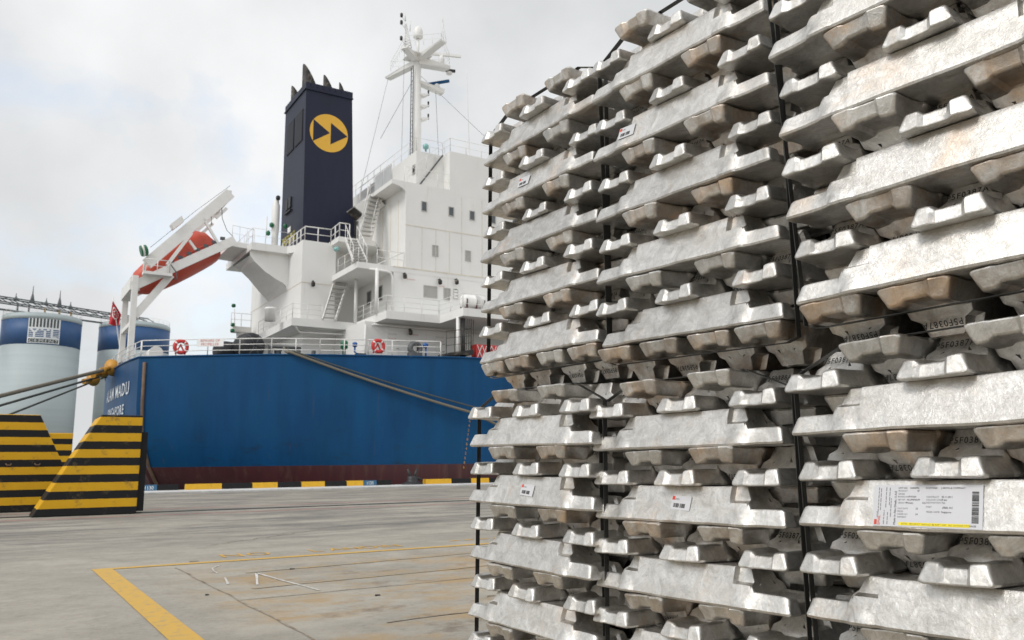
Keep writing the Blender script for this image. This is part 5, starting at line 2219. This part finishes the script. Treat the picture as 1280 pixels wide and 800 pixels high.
def bundle(name, x, y, z, yaw, ta, tb, label, lower, seed, sticker_k=None, sticker=None, sticker_x=0.0):
    """bundle frame: X along the face, Y into the stack, Z up; z is the underside of the lowest long layer"""
    yaw, ta, tb = R(yaw), R(ta), R(tb)
    d = Vector((cos(yaw) * cos(ta), sin(yaw) * cos(ta), sin(ta)))
    w = Vector((0, 0, 1)) - d * sin(ta) + Vector((-sin(yaw), cos(yaw), 0)) * tb
    w.normalize()
    yv = w.cross(d).normalized()
    w = d.cross(yv)
    base = Vector((x, y, HC + z)) - w * (PER / 2)
    if lower:
        base = base + w * 0
    M = Matrix(((d.x, yv.x, w.x, base.x), (d.y, yv.y, w.y, base.y), (d.z, yv.z, w.z, base.z), (0, 0, 0, 1)))
    root = bpy.data.objects.new('ingot_bundle', None)
    root.empty_display_size = .2
    COL.objects.link(root)
    root.matrix_world = M
    tag(root, label, 'ingot bundle', 'strapped bundles of aluminium ingots')
    rng = random.Random(seed)
    cs3 = (.086, .3675, .649)
    cs2 = (.2268, .5083)

    def put(cx, cy, zb, ends, inv, front_ink=False, extra=None, jy=.004):
        pool = STAINED_SHADED if (inv and rng.random() < (.85 if not lower else .45)) else INGOTS  # inverted ingots often take the browner copies, with underside shade in their colour
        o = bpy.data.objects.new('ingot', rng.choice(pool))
        COL.objects.link(o)
        o.parent = root
        m_ = Matrix.Translation((cx + rng.uniform(-.004, .004), cy + rng.uniform(-jy, jy), zb + rng.uniform(-.0008, .0008)))
        m_ = m_ @ Matrix.Rotation(rng.gauss(0, R(.75)), 4, 'Z') @ Matrix.Rotation(rng.gauss(0, R(.2)), 4, 'X')
        if ends:
            m_ = m_ @ QZ
        if inv:
            m_ = m_ @ Matrix.Translation((0, 0, IH)) @ FLIP
        if not front_ink and extra is None and rng.random() < .5:
            m_ = m_ @ Matrix.Rotation(pi, 4, 'Z')
        o.matrix_local = m_
        if front_ink and rng.random() < .6:
            i_ = bpy.data.objects.new('lettering', rng.choice(INKS))
            COL.objects.link(i_)
            i_.parent = o
        if extra is not None:
            i_ = bpy.data.objects.new('sticker', extra)
            COL.objects.link(i_)
            i_.parent = o
            i_.location.x = sticker_x
            if extra is LABEL:
                i_['label'] = 'big white shipping label with yellow strip'
        return o

    zf = 0.0
    for c in (.088, .275, .462, .647):
        put(c, IL / 2, zf, True, True, not lower, jy=.008)
    for k in range(5):
        z0 = PER / 2 + k * PER
        for i, c in enumerate(cs3):
            put(IL / 2, c, z0, False, False, False, sticker if (i == 0 and k + 1 == sticker_k) else None, jy=.0035)
        for c in cs2:
            put(IL / 2, c, z0 + .0004, False, True)
        z1 = z0 + PER / 2
        for c in cs3:
            put(c, IL / 2, z1, True, False, True, jy=.013)
        for c in cs2:
            put(c, IL / 2, z1 + .0006, True, True, True, jy=.013)
    # two straps round the bundle
    zt = PER / 2 * 11
    for yy in (.060, .675):
        h = .0088
        path = [(-.004, .06), (-.004, zt - .066), (.010, zt - .056), (.142, zt + .001), (.30, zt + .001), (IL - .30, zt + .001), (IL - .142, zt + .001), (IL - .010, zt - .056), (IL + .004, zt - .066),
                (IL + .004, .06), (IL - .03, PER / 2 - .055), (.03, PER / 2 - .055)]
        mb = MB()
        vs = []
        k = len(path)
        for i, (px, pz) in enumerate(path):
            a, b = Vector((path[i - 1][0], path[i - 1][1])), Vector((path[(i + 1) % k][0], path[(i + 1) % k][1]))
            tn = (b - a).normalized()
            nn = Vector((tn.y, -tn.x)) * .0008
            for (q, sgn) in ((-h, 1), (h, 1), (h, -1), (-h, -1)):
                vs.append((px - nn.x * sgn, yy + q, pz - nn.y * sgn))
        fs = []
        for i in range(k):
            i2 = (i + 1) % k
            fs += [(i * 4 + j, i * 4 + (j + 1) % 4, i2 * 4 + (j + 1) % 4, i2 * 4 + j) for j in range(4)]
        mb.add(vs, fs)
        o = bpy.data.objects.new('strap', mb.mesh('strap', [strap_m]))
        COL.objects.link(o)
        o.parent = root
    return root


BU = [
    ('LU', -.1446, 3.2747, .4006, -55.36, -.03, 1.14, 'upper strapped ingot bundle of the stack beside the ship, its top outlined against the sky', False, 4, STICKER, -.10),
    ('MU', .2725, 2.6578, .3720, -56.55, -1.14, -1.21, 'upper strapped ingot bundle of the middle stack, small sticker on its fourth long ingot', False, 4, STICKER, -.235),
    ('RU', .6574, 1.9048, .3631, -51.44, 1.72, -1.10, 'upper strapped ingot bundle resting on the bundle with the big paper label', False, None, None, 0),
    ('LL', -.1974, 3.2410, -.5509 - PER, -54.74, -1.06, .52, 'lower strapped ingot bundle of the stack beside the ship, standing on the concrete', True, 4, STICKER, -.03),
    ('ML', .2331, 2.6791, -.5854 - PER, -53.92, .29, .73, 'lower strapped ingot bundle of the middle stack, small barcode sticker at its waist', True, 4, STICKER, -.03),
    ('RL', .6618, 1.9971, -.5651 - PER, -55.02, .80, .12, 'lower strapped ingot bundle carrying the big white paper label with yellow strip', True, 4, LABEL, 0),
]
for i, (nm_, x, y, z, yaw, ta, tb, lab, low, sk, stk, sx_) in enumerate(BU):
    bundle(nm_, x, y, z, yaw, ta, tb, lab, low, 11 + i, sk, stk, sx_)
# second row added close behind to block light coming through the gaps
BACK = {'LU': 'upper bundle of the row behind, glimpsed through gaps of the stack beside the ship',
        'MU': 'upper bundle of the row behind, glimpsed through gaps of the middle stack',
        'RU': 'upper bundle of the row behind, glimpsed above the big paper label',
        'LL': 'lower bundle of the row behind, glimpsed through gaps of the stack beside the ship',
        'ML': 'lower bundle of the row behind, glimpsed through gaps of the middle stack',
        'RL': 'lower bundle of the row behind, glimpsed below the big paper label'}
for i, (nm_, x, y, z, yaw, ta, tb, lab, low, sk, stk, sx_) in enumerate(BU):
    a = R(yaw)
    off = .80
    bundle(nm_, x - sin(a) * off + cos(a) * .02, y + cos(a) * off + sin(a) * .02, z - .01, yaw, ta * .5, 0, BACK[nm_], low, 41 + i, None, None, 0)
